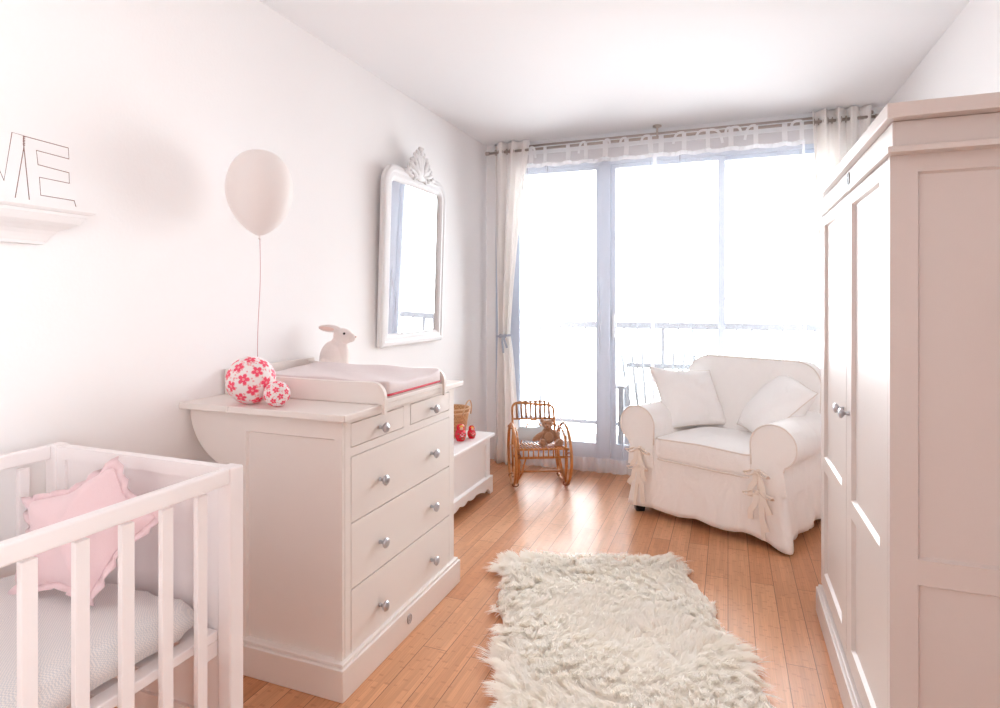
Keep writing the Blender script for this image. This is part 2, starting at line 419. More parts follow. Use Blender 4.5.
def knob_bm(c, axis, s=1.0):
    """small domed knob on a stem, axis = outward unit vector"""
    ax = Vector(axis); u = ax.orthogonal().normalized(); v = ax.cross(u); c = Vector(c)
    bm = B()
    prof = [(0.0, -0.001), (0.006, -0.001), (0.0055, 0.002), (0.0045, 0.006), (0.0045, 0.011), (0.008, 0.0135), (0.0125, 0.0165), (0.0145, 0.020), (0.0138, 0.0235), (0.0105, 0.0262), (0.005, 0.0275), (0, 0.0278)]
    lathe(bm, [(r*s, h*s) for r, h in prof], 20, lambda x, y, h: c+u*x+v*y+ax*h)
    return bm

# ================================================================== STRUCTURE
WL, WR, WBK, WRR, CH = -1.80, 0.93, 4.40, -2.2, 2.49
def wall(name, *a, mat=M_wall):
    bm = B(); box(bm, *a); return struct(mk(name, bm, mat))
wall('floor', WL-0.1, WR+0.1, WRR-0.1, 4.50, -0.1, 0, mat=M_floor)
wall('ceiling', WL-0.1, WR+0.1, WRR-0.1, 4.62, CH, CH+0.1, mat=M_ceil)
wall('wall_left', WL-0.1, WL, WRR-0.1, 4.50, 0, CH)
# right wall with an added, out-of-view window behind the camera, for fill light
SWY0, SWY1, SWZ0, SWZ1 = -1.85, -0.35, 0.50, 2.20
bm = B(); box(bm, WR, WR+0.1, WRR-0.1, SWY0, 0, CH); box(bm, WR, WR+0.1, SWY1, 4.50, 0, CH)
box(bm, WR, WR+0.1, SWY0, SWY1, 0, SWZ0); box(bm, WR, WR+0.1, SWY0, SWY1, SWZ1, CH)
struct(mk('wall_right', bm, M_wall))
w2 = bpy.data.objects.new('added_fill_window', None); COL.objects.link(w2); struct(w2)
bm = B(); F2 = lambda a, b, d: (WR+0.03+d, a, b)
for (a0, a1, b0, b1) in ((SWY0, SWY0+0.05, SWZ0, SWZ1), (SWY1-0.05, SWY1, SWZ0, SWZ1), (SWY0+0.05, SWY1-0.05, SWZ0, SWZ0+0.05), (SWY0+0.05, SWY1-0.05, SWZ1-0.05, SWZ1), (-1.12, -1.08, SWZ0+0.05, SWZ1-0.05)):
    boxm(bm, F2, a0, a1, b0, b1, 0, 0.04)
mk('window_frame', bm, M_white, w2, bevel=0.002)
bm = B(); boxm(bm, F2, SWY0+0.05, SWY1-0.05, SWZ0+0.05, SWZ1-0.05, 0.018, 0.022); mk('pane', bm, M_glass, w2)
wall('wall_rear', WL, WR, WRR-0.1, WRR, 0, CH)
# window wall: side piers and the box above the glass
bm = B(); box(bm, WL, -1.725, WBK, 4.50, 0, CH); box(bm, 0.86, WR, WBK, 4.50, 0, CH); struct(mk('wall_back', bm, M_wall))
bm = B(); box(bm, -1.725, 0.86, WBK, 4.50, 2.395, CH)
box(bm, -1.725, 0.86, 4.375, WBK, 2.455, CH)
struct(mk('trim_1', bm, M_ceil, bevel=0.002))
bm = B(); box(bm, -1.725, 0.86, WBK+0.01, 4.50, 2.30, 2.395); struct(mk('trim_2', bm, M_lintel, bevel=0.002))
# sliding window: one structure with frame, three sashes (> pane) and sill
win = bpy.data.objects.new('window_1', None); COL.objects.link(win); struct(win)
bm = B()
box(bm, -1.725, -1.66, WBK+0.005, 4.49, 0, 2.30); box(bm, 0.80, 0.86, WBK+0.005, 4.49, 0, 2.30)
box(bm, -1.66, 0.80, WBK+0.02, 4.49, 0.0, 0.07); box(bm, -1.66, 0.80, WBK+0.02, 4.49, 2.27, 2.30)
mk('window_frame', bm, M_frame, win, bevel=0.003)
bm = B(); box(bm, -0.892, -0.812, WBK+0.0, 4.49, 0.07, 2.27); mk('window_post', bm, M_frame, win, bevel=0.003)
def sash(x0, x1, sl, sr, y, zb=0.19):
    bm = B()
    box(bm, x0, x0+sl, y, y+0.035, 0.07, 2.27); box(bm, x1-sr, x1, y, y+0.035, 0.07, 2.27)
    box(bm, x0+sl, x1-sr, y, y+0.035, 0.07, zb); box(bm, x0+sl, x1-sr, y, y+0.035, 2.245, 2.27)
    s = mk('sash', bm, M_frame, win, bevel=0.002)
    bm = B(); box(bm, x0+sl, x1-sr, y+0.015, y+0.020, zb, 2.245); mk('pane', bm, M_glass, s)
sash(-1.66, -0.89, 0.13, 0.035, 4.425)
sash(-0.814, -0.02, 0.035, 0.045, 4.435)
sash(-0.062, 0.80, 0.045, 0.13, 4.462)
bm = B(); box(bm, -0.80, -0.785, 4.405, 4.436, 0.98, 1.16); mk('handle', bm, M_chrome, win, bevel=0.004)
# outside
wall('balcony_floor', -3.4, 2.6, 4.50, 5.70, -0.10, -0.02, mat=M_balc)
bpy.data.objects['balcony_floor'].name = 'floor_balcony'
ral = thing('balcony_railing', 'grey balcony railing with flat handrail and thin balusters outside the window', 'railing', (-0.4, 5.60, -0.02))
O = (-0.4, 5.60, -0.02)
bm = B(); box(bm, -3.2, 2.4, 5.57, 5.63, 1.005, 1.065); mk('handrail', bm, M_rail, ral, bevel=0.004, off=O)
bm = B(); box(bm, -3.2, 2.4, 5.585, 5.615, 0.09, 0.125); mk('bottom_rail', bm, M_rail, ral, bevel=0.003, off=O)
for x in (-3.1, -1.72, -0.555, 0.74, 2.3):
    bm = B(); box(bm, x-0.016, x+0.016, 5.584, 5.616, -0.02, 1.005); mk('post', bm, M_rail, ral, bevel=0.003, off=O)
k = 0
x = -2.98
while x < 2.3:
    if min(abs(x-q) for q in (-3.1, -1.72, -0.555, 0.74, 2.3)) > 0.04:
        bm = B(); box(bm, x-0.008, x+0.008, 5.592, 5.608, 0.125, 1.005); mk('baluster', bm, M_gard, ral, off=O)
    x += 0.122
# slatted garden chair on the balcony
GO = (-0.50, 5.02, -0.02)
gch = thing('garden_chair', 'pale slatted garden chair with fanned back slats on the balcony behind the sheers', 'chair', GO, 0.05)
for i in range(9):
    u = -0.34+0.085*i
    bm = B(); sweep(bm, [(u*0.75, -0.06, 0.42), (u*0.9, 0.02, 0.65), (u, 0.08, 0.86-0.25*u*u)], 0.011, 0.007, up=(0, 1, 0), rect=True); mk('back_slat', bm, M_gard, gch, bevel=0.002)
for i in range(6):
    bm = B(); box(bm, -0.3, 0.3, -0.5+i*0.075, -0.445+i*0.075, 0.40, 0.42); mk('seat_slat', bm, M_gard, gch, bevel=0.002)
for sx in (-1, 1):
    bm = B(); box(bm, sx*0.28-0.02, sx*0.28+0.02, -0.50, -0.46, 0, 0.62); mk('leg', bm, M_gard, gch, bevel=0.002)
    bm = B(); box(bm, sx*0.28-0.02, sx*0.28+0.02, -0.08, -0.04, 0, 0.62); mk('leg', bm, M_gard, gch, bevel=0.002)
    bm = B(); box(bm, sx*0.28-0.035, sx*0.28+0.035, -0.52, 0.0, 0.62, 0.64); mk('armrest', bm, M_gard, gch, bevel=0.004)
for q in ((-0.28, 0.28, -0.06, -0.04, 0.36, 0.40), (-0.28, 0.28, -0.49, -0.47, 0.36, 0.40), (-0.3, 0.3, 0.045, 0.065, 0.72, 0.76)):
    bm = B(); box(bm, *q); mk('cross_rail', bm, M_gard, gch, bevel=0.002)

# ================================================================== WARDROBE
WX, WY0, WY1 = 0.35, 1.61, 2.70
WO = (0.64, 2.155, 0)
wd = thing('wardrobe', 'tall cream two-door panelled wardrobe at the right edge', 'wardrobe', WO)
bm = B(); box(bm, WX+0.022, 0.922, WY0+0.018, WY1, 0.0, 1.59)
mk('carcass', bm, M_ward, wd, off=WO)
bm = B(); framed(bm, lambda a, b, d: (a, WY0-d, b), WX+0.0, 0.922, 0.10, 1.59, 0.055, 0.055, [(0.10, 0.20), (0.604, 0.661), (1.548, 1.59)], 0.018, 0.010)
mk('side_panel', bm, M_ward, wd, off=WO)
DF = lambda a, b, d: (WX-d, a, b)
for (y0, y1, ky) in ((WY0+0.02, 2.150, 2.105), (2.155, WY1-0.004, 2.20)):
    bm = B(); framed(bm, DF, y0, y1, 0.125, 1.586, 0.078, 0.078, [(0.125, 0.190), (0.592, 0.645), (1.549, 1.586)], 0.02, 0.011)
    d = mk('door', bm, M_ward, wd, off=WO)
    mk('knob', knob_bm((WX, ky, 0.905), (-1, 0, 0), 1.1), M_chrome, d, smooth=True, off=WO)['label'] = 'round brushed metal knob'
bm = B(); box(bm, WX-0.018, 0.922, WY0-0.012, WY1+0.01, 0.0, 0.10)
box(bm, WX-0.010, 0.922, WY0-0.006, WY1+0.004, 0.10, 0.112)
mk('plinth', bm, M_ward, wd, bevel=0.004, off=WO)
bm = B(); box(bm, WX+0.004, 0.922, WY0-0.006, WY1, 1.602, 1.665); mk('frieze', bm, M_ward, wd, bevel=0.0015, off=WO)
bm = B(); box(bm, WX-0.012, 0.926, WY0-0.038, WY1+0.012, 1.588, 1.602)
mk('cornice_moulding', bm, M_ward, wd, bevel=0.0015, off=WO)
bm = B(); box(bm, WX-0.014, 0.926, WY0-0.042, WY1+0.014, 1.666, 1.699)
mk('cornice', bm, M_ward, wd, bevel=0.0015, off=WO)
def emblem(c, f, wdt, h, parent, off):
    bm = B()
    ring = [f(wdt*math.cos(2*PI*k/28), h*math.sin(2*PI*k/28), 0.002) for k in range(28)]
    sweep(bm, ring, 0.0018, closed=True, seg=6)
    r0 = [bm.verts.new(f(wdt*math.cos(2*PI*k/28), h*math.sin(2*PI*k/28), 0.0015)) for k in range(28)]; bm.faces.new(r0)
    # little embossed crest inside
    for (a, b) in ((0, 0.35), (-0.35, -0.1), (0.35, -0.1), (0, -0.4)):
        sweep(bm, [f(a*wdt-0.002, b*h, 0.002), f(a*wdt, b*h+0.004, 0.003), f(a*wdt+0.002, b*h, 0.002)], 0.0008, seg=5)
    return mk('badge', bm, M_chrome, parent, smooth=False, off=off)
emblem(None, lambda a, b, d: (WX+0.004-d, 2.135+a, 1.636+b), 0.017, 0.020, wd, WO)['label'] = 'small oval metal badge'

# ================================================================== DRESSER
DO = (-1.34, 1.99, 0)
dr = thing('chest_of_drawers', 'cream changing dresser with five drawers and a curved rear flap', 'dresser', DO)
DX, DB, DY0, DY1 = -1.14, -1.560, 1.58, 2.40
bm = B(); box(bm, DB, DX-0.02, DY0+0.012, DY1, 0.0, 0.875); mk('carcass', bm, M_furn, dr, off=DO)
bm = B(); framed(bm, lambda a, b, d: (a, DY0-d, b), DB, DX, 0.04, 0.876, 0.030, 0.030, [(0.04, 0.08), (0.812, 0.876)], 0.012, 0.009)
mk('side_panel', bm, M_furn, dr, off=DO)
FF = lambda a, b, d: (DX+d, a, b)
bm = B()
boxm(bm, FF, DY0+0.0145, 1.625, 0.10, 0.876, -0.02, 0); boxm(bm, FF, 2.353, DY1, 0.10, 0.876, -0.02, 0)
boxm(bm, FF, 1.625, 2.353, 0.858, 0.876, -0.02, 0); boxm(bm, FF, 1.625, 2.353, 0.748, 0.777, -0.02, 0)
boxm(bm, FF, 1.962, 2.012, 0.777, 0.858, -0.02, 0)
mk('face_frame', bm, M_furn, dr, off=DO)
G = 0.0025
for (y0, y1, z0, z1, ks) in ((1.625, 1.962, 0.777, 0.858, (1.795,)), (2.012, 2.353, 0.777, 0.858, (2.182,)),
                            (1.625, 2.353, 0.532, 0.748, (1.795, 2.182)), (1.625, 2.353, 0.317, 0.532, (1.795, 2.182)), (1.625, 2.353, 0.10, 0.317, (1.795, 2.182))):
    bm = B(); boxm(bm, FF, y0+G, y1-G, z0+G, z1-G, -0.018, 0.001)
    d = mk('drawer', bm, M_furn, dr, bevel=0.0012, off=DO)
    zk = {0.777: 0.812, 0.532: 0.629, 0.317: 0.410, 0.10: 0.190}[z0]
    for ky in ks: mk('knob', knob_bm((DX+0.001, ky, zk), (1, 0, 0), 1.25), M_chrome, d, smooth=True, off=DO)['label'] = 'round brushed metal knob'
bm = B()
box(bm, DB-0.004, DX+0.022, DY0-0.028, DY1+0.022, 0, 0.10); box(bm, DB, DX+0.014, DY0-0.018, DY1+0.014, 0.10, 0.112)
mk('plinth', bm, M_furn, dr, bevel=0.003, off=DO)
emblem(None, lambda a, b, d: (DX+0.022+d, 1.965+a, 0.060+b), 0.015, 0.017, dr, DO)['label'] = 'small oval metal badge'
bm = B(); box(bm, -1.578, DX+0.034, DY0-0.035, DY1+0.03, 0.876, 0.898); mk('top', bm, M_furn, dr, bevel=0.003, off=DO)
bm = B(); box(bm, -1.799, -1.580, DY0-0.035, DY1+0.03, 0.876, 0.898); mk('flap', bm, M_furn, dr, bevel=0.003, off=DO)
for y in (DY0+0.002, DY1-0.022):   # quarter-round brackets
    bm = B()
    o2 = [(-1.561, 0.876)]+[(-1.561-0.226*math.sin(PI/2*k/16), 0.876-0.205*math.cos(PI/2*k/16)) for k in range(17)]
    va = [bm.verts.new((a, y, b)) for a, b in o2]; vb = [bm.verts.new((a, y+0.02, b)) for a, b in o2]
    bm.faces.new(va); bm.faces.new(vb[::-1])
    for i in range(len(va)): bm.faces.new((va[i], va[(i+1) % len(va)], vb[(i+1) % len(va)], vb[i]))
    mk('bracket', bm, M_furn, dr, bevel=0.001, off=DO)

# changing tray
TZ = 0.898
CO = (-1.43, 1.985, TZ)
ct = thing('changing_tray', 'cream changing tray with rounded side boards on the dresser top', 'changing tray', CO)
def sideboard(y0):
    bm = B()
    prof = [(-1.790, TZ+0.001), (-1.1005, TZ+0.001), (-1.1005, 0.866), (-1.090, 0.866), (-1.090, 0.925)]
    prof += [(-1.140+0.05*math.cos(PI/2*k/8), 0.925+0.05*math.sin(PI/2*k/8)) for k in range(1, 9)]
    prof += [(-1.30, 0.972), (-1.60, 0.976), (-1.790, 0.985)]
    va = [bm.verts.new((a, y0, b)) for a, b in prof]; vb = [bm.verts.new((a, y0+0.018, b)) for a, b in prof]
    bm.faces.new(va); bm.faces.new(vb[::-1])
    for i in range(len(va)): bm.faces.new((va[i], va[(i+1) % len(va)], vb[(i+1) % len(va)], vb[i]))
    mk('side_board', bm, M_furn, ct, bevel=0.002, off=CO)
sideboard(1.748); sideboard(2.205)
bm = B(); box(bm, -1.792, -1.774, 1.742, 2.25, TZ+0.001, 0.995); mk('back_board', bm, M_furn, ct, bevel=0.002, off=CO)
bm = B(); box(bm, -1.112, -1.098, 1.767, 2.204, TZ+0.001, 0.915); mk('front_rail', bm, M_furn, ct, bevel=0.002, off=CO)
bm = B(); box(bm, -1.773, -1.113, 1.767, 2.204, TZ+0.001, 0.906); mk('tray_bottom', bm, M_furn, ct, off=CO)
# pad
PO = (-1.43, 1.985, 0.907)
pad = thing('changing_pad', 'pale pink padded changing mat with red piping lying in the tray', 'changing mat', PO)
ol = densify(rrect(-0.322, 0.330, -0.214, 0.214, 0.03, 4), 0.03)
def padf(a, b, h):
    lift = 0.016*abs(b/0.214)**2.2 + 0.006*min(1, max(0, (0.33-a)/0.4))
    if h > 0: z = 0.039+h*0.55+lift+0.0025*math.sin(a*23+b*31)
    else: z = max(0.0, 0.026+h)
    return (a, b, z)
bm = B(); padded(bm, ol, 0.022, 0.012, padf, p=5, q=0.6, rings=10, bulge=0.01); mk('mat_cushion', bm, M_pad, pad, smooth=True)
bm = B()
pp = sorted([padf(a, b, -0.006) for a, b in ol if a > 0.305], key=lambda q: q[1])
pp = [(a*1.008, b*1.008, z+0.0) for a, b, z in pp]
sweep(bm, pp, 0.0042, seg=8); mk('piping', bm, M_red, pad, smooth=True)['label'] = 'red piping around the mat'

# ================================================================== balls, balloon, rabbit
def flower_ball(c, r, nf, fr, label, seed):
    bm = B()
    bmesh.ops.create_icosphere(bm, subdivisions=6, radius=r)
    rnd = random.Random(seed)
    cents = []
    for i in range(nf):
        z = 1-2*(i+0.5)/nf; a = i*2.39996+seed
        cents.append((Vector((math.sqrt(1-z*z)*math.cos(a), math.sqrt(1-z*z)*math.sin(a), z)), rnd.random()*6))
    smalls = [Vector((rnd.gauss(0, 1), rnd.gauss(0, 1), rnd.gauss(0, 1))).normalized() for _ in range(nf*11)]
    for f in bm.faces:
        n = f.calc_center_median().normalized(); mi = 0
        best = max(cents, key=lambda q: q[0].dot(n)); d = math.acos(min(1, best[0].dot(n)))
        if d < fr*1.15:
            t1 = best[0].orthogonal().normalized(); t2 = best[0].cross(t1)
            ang = math.atan2(n.dot(t2), n.dot(t1))+best[1]
            pet = abs(math.cos(2.5*ang))
            lim = fr*(0.42+0.58*pet**0.7)
            if d < lim: mi = 1
            if d < fr*0.24: mi = 2
            if mi == 0 and d < lim*1.14: mi = 2
        if mi == 0:
            for s in smalls:
                if s.dot(n) > math.cos(fr*0.17): mi = 2; break
        f.material_index = mi; f.smooth = True
    o = mk('flower_ball', bm, None, mats=[M_ballw, M_ballr, M_ballp], smooth=True)
    o.location = c
    tag(o, label, 'ball')
    o['group'] = 'paper balls with red blossoms'
    return o
flower_ball((-1.542, 1.615, 0.898+0.082), 0.082, 34, 0.225, 'large white paper ball printed with red blossoms on the dresser top', 3)
flower_ball((-1.418, 1.602, 0.898+0.043), 0.043, 30, 0.235, 'small white paper ball with red blossoms in front of the large one', 5)

BO = (-1.615, 1.735, 0.90)
bl = thing('balloon', 'pale round balloon floating on a thin pink string above the dresser', 'balloon', BO)
bm = B()
prof = [(0.0, 0)]
zt, zb = 1.810, 1.484
ztop = zt-BO[2]; zbot = zb-BO[2]
for k in range(1, 40):
    t = k/39*PI
    hh = 0.5*(1-math.cos(t))
    r_b = 0.117*math.sin(t)**(1.0 if t < PI/2 else 1.35)
    prof.append((max(r_b, 0.004), ztop-(ztop-zbot-0.01)*hh**(1.12)))
prof[0] = (0, ztop)
prof += [(0.004, zbot+0.008), (0.003, zbot+0.004), (0.007, zbot-0.002), (0.0, zbot-0.001)]
lathe(bm, prof, 40); mk('balloon_skin', bm, M_balloon, bl, smooth=True)
bm = B()
pts = []
for k in range(25):
    t = k/24
    pts.append((0.002*math.sin(t*9)-0.004*t*t*t, 0.006*math.sin(t*7)*t-0.012*t*t, zbot-(zbot-0.012)*t))
sweep(bm, pts, 0.0013, seg=6); mk('string', bm, M_string, bl, smooth=True)

RO = (-1.698, 2.290, 0.898)
rb = thing('toy_rabbit', 'white flocked rabbit figure sitting behind the changing mat', 'toy rabbit', RO, 0.30)
bm = B()
z0 = -0.898
R2 = Matrix.Rotation
ell(bm, (-0.002, 0, 0.985+z0), (0.066, 0.05, 0.088)); ell(bm, (0.032, 0, 1.00+z0), (0.042, 0.036, 0.075))
ell(bm, (0.022, 0, 1.055+z0), (0.036, 0.030, 0.040)); ell(bm, (0.045, 0, 1.093+z0), (0.048, 0.033, 0.036), R2(0.15, 4, 'Y'))
ell(bm, (0.078, 0, 1.086+z0), (0.024, 0.022, 0.022)); ell(bm, (0.004, 0, 0.925+z0), (0.072, 0.055, 0.028))
ell(bm, (-0.07, 0, 0.935+z0), (0.018, 0.018, 0.018))
for sy in (-1, 1):
    ell(bm, (-0.020, sy*0.017, 1.128+z0), (0.050, 0.008, 0.017), R2(0.12, 4, 'Y'))
    ell(bm, (-0.02, sy*0.035, 0.95+z0), (0.045, 0.026, 0.045)); ell(bm, (0.055, sy*0.02, 0.915+z0), (0.03, 0.014, 0.018))
mk('rabbit_body', bm, M_rabbit, rb, smooth=True, remesh=0.003)
for sy in (-1, 1):
    bm = B(); ell(bm, (0.058, sy*0.0315, 1.106+z0), (0.0055, 0.0045, 0.0055)); mk('eye', bm, M_eye, rb, smooth=True)
bm = B(); ell(bm, (-0.026, -0.0245, 1.128+z0), (0.036, 0.0025, 0.009), R2(0.12, 4, 'Y')); mk('ear_lining', bm, M_rabbit_ear, rb, smooth=True)
bm = B(); ell(bm, (0.102, 0, 1.090+z0), (0.004, 0.005, 0.004)); mk('nose', bm, M_rabbit_ear, rb, smooth=True)

# ================================================================== MIRROR
MO = (-1.797, 3.165, 1.0)
mr = thing('wall_mirror', 'tall white framed mirror with carved crest on the left wall', 'mirror', MO)
def MF(a, b, d): return (0.006+d+b*0.030, a, b)
outer = rrect(-0.375, 0.375, 0.0, 1.02, (0.012, 0.012, 0.115, 0.115), 8)
def ins(k, dt=0.0):
    return rrect(-0.375+k, 0.375-k, k*0.8, 1.02-k-dt, (max(0.006, 0.012-k), max(0.006, 0.012-k), max(0.03, 0.115-k), max(0.03, 0.115-k)), 8)
bm = B()
rings = [(outer, 0.0), (outer, 0.022), (ins(0.008), 0.030), (ins(0.030), 0.034), (ins(0.042), 0.028), (ins(0.062), 0.030), (ins(0.078), 0.022), (ins(0.088, 0), 0.012), (ins(0.088), 0.004)]
vr = [[bm.verts.new(MF(a, b, d)) for a, b in o2] for o2, d in rings]
n = len(outer)
for r0, r1 in zip(vr, vr[1:]):
    for j in range(n): bm.faces.new((r0[j], r0[(j+1) % n], r1[(j+1) % n], r1[j]))
bm.faces.new(vr[0])
mk('frame', bm, M_mframe, mr)
bm = B(); bm.faces.new([bm.verts.new(MF(a, b, 0.010)) for a, b in ins(0.087)]); bm.faces.new([bm.verts.new(MF(a, b, 0.007)) for a, b in ins(0.087)]); mk('mirror_glass', bm, M_mirror, mr)
bm = B()
def leaf(a, b, la, lb, ang, d=0.030):
    rot = R2(ang, 4, 'X')
    p = MF(a, b, d); ell(bm, p, (0.013, lb, la), rot, 12, 8)
rc = random.Random(11)
for (a_, z_, la, lb, an, d_) in ((0, 1.085, 0.075, 0.024, 0, .034), (0, 1.145, 0.024, 0.020, 0, .040), (0, 1.035, 0.045, 0.040, 0, .036), (0, 1.00, 0.03, 0.05, 0, .034)):
    leaf(a_, z_, la, lb, an, d_)
for s in (-1, 1):
    for (a_, z_, la, lb, an) in ((.032, 1.09, .055, .016, .30), (.062, 1.07, .050, .016, .62), (.048, 1.03, .042, .018, .95), (.088, 1.045, .046, .015, .95), (.115, 1.02, .046, .014, 1.2),
                                 (.075, 1.01, .040, .016, 1.2), (.028, 1.005, .036, .015, -.5), (.15, 1.003, .034, .014, 1.4), (.040, 1.135, .024, .013, .7), (.072, 1.112, .022, .013, .8),
                                 (.10, 1.082, .020, .012, .9), (.060, .985, .028, .013, -1.0), (.105, .99, .028, .012, 1.5), (.018, 1.165, .014, .010, .5), (.125, 1.05, .016, .010, .9)):
        leaf(s*a_, z_, la, lb, -s*an, .032+.008*rc.random())
    for (c_, cz, r_) in ((.135, 1.008, .020), (.060, 1.055, .015), (.085, 1.000, .014)):
        sweep(bm, [MF(s*(c_+r_*math.cos(t*0.7)*(1-t/12)), cz+r_*math.sin(t*0.7)*(1-t/12), 0.044) for t in range(10)], 0.0055, seg=6)
mk('carved_crest', bm, M_mframe, mr, smooth=True)

# ================================================================== SHELF and wire word
SO = (WL, 0.866, 1.409)
sh = thing('wall_shelf', 'white moulded cornice shelf mounted on the left wall', 'shelf', SO)
bm = B()
# (projection from the wall, height)
prof = [(0.026, 0.0), (0.034, 0.0), (0.034, 0.008), (0.038, 0.008), (0.042, 0.016), (0.048, 0.026), (0.057, 0.036), (0.070, 0.044), (0.082, 0.050), (0.092, 0.058), (0.098, 0.068), (0.101, 0.076), (0.106, 0.076), (0.106, 0.084), (0.114, 0.086), (0.120, 0.092), (0.120, 0.104), (0.0, 0.104)]
prof = [(0.0, 0.0)]+prof
Y1b = 0.19+0.055   # far end (relative to the thing) where the projection is zero
secs = []
for side in (0, 1, 2, 3):
    row = []
    for p_, h in prof:
        yb = 0.185+p_
        ya = -0.35-p_
        if side == 0: row.append((0.001, ya, h))
        if side == 1: row.append((0.001+p_, ya, h))
        if side == 2: row.append((0.001+p_, yb, h))
        if side == 3: row.append((0.001, yb, h))
    secs.append([bm.verts.new(q) for q in row])
for s0, s1 in zip(secs, secs[1:]):
    for i in range(len(prof)-1):
        try: bm.faces.new((s0[i], s0[i+1], s1[i+1], s1[i]))
        except ValueError: pass
bmesh.ops.remove_doubles(bm, verts=bm.verts[:], dist=1e-5)
bmesh.ops.holes_fill(bm, edges=bm.edges[:], sides=40)
mk('shelf_board', bm, M_white, sh, off=None)
CAM = Vector((0, 0, 1.25)); cth, sth = math.cos(TH), math.sin(TH)
def ray_x(u, v, X):
    a = (u-500)/595; b = (302-v)/595
    dx, dy = -sth+a*cth, cth+a*sth
    t = X/dx
    return (X, dy*t, 1.25+b*t)
WW = -1.715
LO = (WW, 0.92, 1.513)
ww = thing('wire_word', 'thin copper wire word sculpture standing on the wall shelf', 'wire letters', LO)
def wire(name, pts, closed=False):
    bm = B(); sweep(bm, [ray_x(u, v, WW) for u, v in pts], 0.0011, seg=6, closed=closed)
    mk(name, bm, M_wire, ww, off=LO)
wire('letter_v', [(-30, 121), (-22, 121.5), (4, 180.5), (12, 132.3), (23.5, 135.6), (23.8, 147.5), (15.2, 198)])
wire('letter_e', [(29.4, 200.4), (24.0, 147.5), (23.8, 136), (68.3, 148), (69, 159), (36.3, 150.3), (38, 164.6), (69, 172.8), (69.4, 183.3), (39.4, 177.2), (40.7, 195.2), (74.3, 200.7), (76.2, 207.8)])
bm = B()
for k in range(6):
    t = k/5; p = Vector(ray_x(24, 137+8*t, WW)); sweep(bm, [p+Vector((0.002*math.cos(2*PI*j/8), 0.0025*math.sin(2*PI*j/8), 0)) for j in range(8)], 0.0008, closed=True, seg=5)
mk('wire_wrapping', bm, M_wire, ww, off=LO)

# ================================================================== CRIB
CX0, CX1, CY0, CY1, CZ = -1.718, -1.070, -0.16, 1.098, 0.866
KO = ((CX0+CX1)/2, (CY0+CY1)/2, 0)
cr = thing('baby_crib', 'white slatted baby crib in the left foreground', 'crib', KO)
P = 0.040
for (x, y) in ((CX0, CY0), (CX1-P, CY0), (CX0, CY1-P), (CX1-P, CY1-P)):
    bm = B(); box(bm, x, x+P, y, y+P, 0, CZ); mk('post', bm, M_crib, cr, bevel=0.004, off=KO)
for x in (CX0+0.002, CX1-0.026):
    bm = B(); box(bm, x, x+0.024, CY0+P, CY1-P, CZ-0.037, CZ-0.001); mk('top_rail', bm, M_crib, cr, bevel=0.004, off=KO)
    bm = B(); box(bm, x, x+0.024, CY0+P, CY1-P, 0.22, 0.265); mk('bottom_rail', bm, M_crib, cr, bevel=0.004, off=KO)
SL = [1.011, 0.882, 0.772, 0.675, 0.590]
def slat_y(u0, u1, X): return ray_x(u0, 500, X)[1], ray_x(u1, 500, X)[1]
sl = [slat_y(a, b, -1.080) for a, b in ((197, 208), (160.5, 174), (119.5, 135), (73, 91), (18, 39))]
step = 0.0965
cs = [sum(s)/2 for s in sl]
stp = (cs[0]-cs[-1])/4
ys = [cs[0]-i*stp for i in range(13) if cs[0]-i*stp > CY0+P+0.02]
for x in (CX0+0.013, CX1-0.027):
    for y in ys:
        bm = B(); box(bm, x, x+0.014, y-0.009, y+0.017, 0.262, CZ-0.045); mk('slat', bm, M_crib, cr, bevel=0.002, off=KO)
for y0 in (CY1-0.034, CY0+0.008):
    bm = B()
    f = (lambda a, b, d: (a, y0+d, b))
    boxm(bm, f, CX0+P, CX1-P, CZ-0.036, CZ-0.002, 0, 0.024); boxm(bm, f, CX0+P, CX1-P, 0.22, 0.28, 0, 0.024)
    boxm(bm, f, CX0+P, CX0+P+0.03, 0.28, CZ-0.036, 0, 0.024); boxm(bm, f, CX1-P-0.03, CX1-P, 0.28, CZ-0.036, 0, 0.024)
    boxm(bm, f, CX0+P+0.03, CX1-P-0.03, 0.28, CZ-0.036, 0.008, 0.016)
    mk('end_panel', bm, M_crib, cr, off=KO)
bm = B(); box(bm, CX0+0.035, CX1-0.042, CY1-0.075, CY1-0.035, 0.425, 0.462)
mk('support_bar', bm, M_crib, cr, bevel=0.002, off=KO); bm = B()
box(bm, CX0+0.035, CX1-0.042, CY0+0.04, CY0+0.08, 0.425, 0.462)
mk('support_bar', bm, M_crib, cr, bevel=0.002, off=KO)
bm = B(); box(bm, CX0+0.035, CX0+0.075, CY0+0.04, CY1-0.036, 0.462, 0.484); box(bm, CX1-0.082, CX1-0.042, CY0+0.04, CY1-0.036, 0.462, 0.484)
for i in range(12):
    y = CY0+0.08+i*0.098
    box(bm, CX0+0.075, CX1-0.082, y, y+0.055, 0.464, 0.480)
mk('slatted_base', bm, M_crib, cr, bevel=0.003, off=KO)
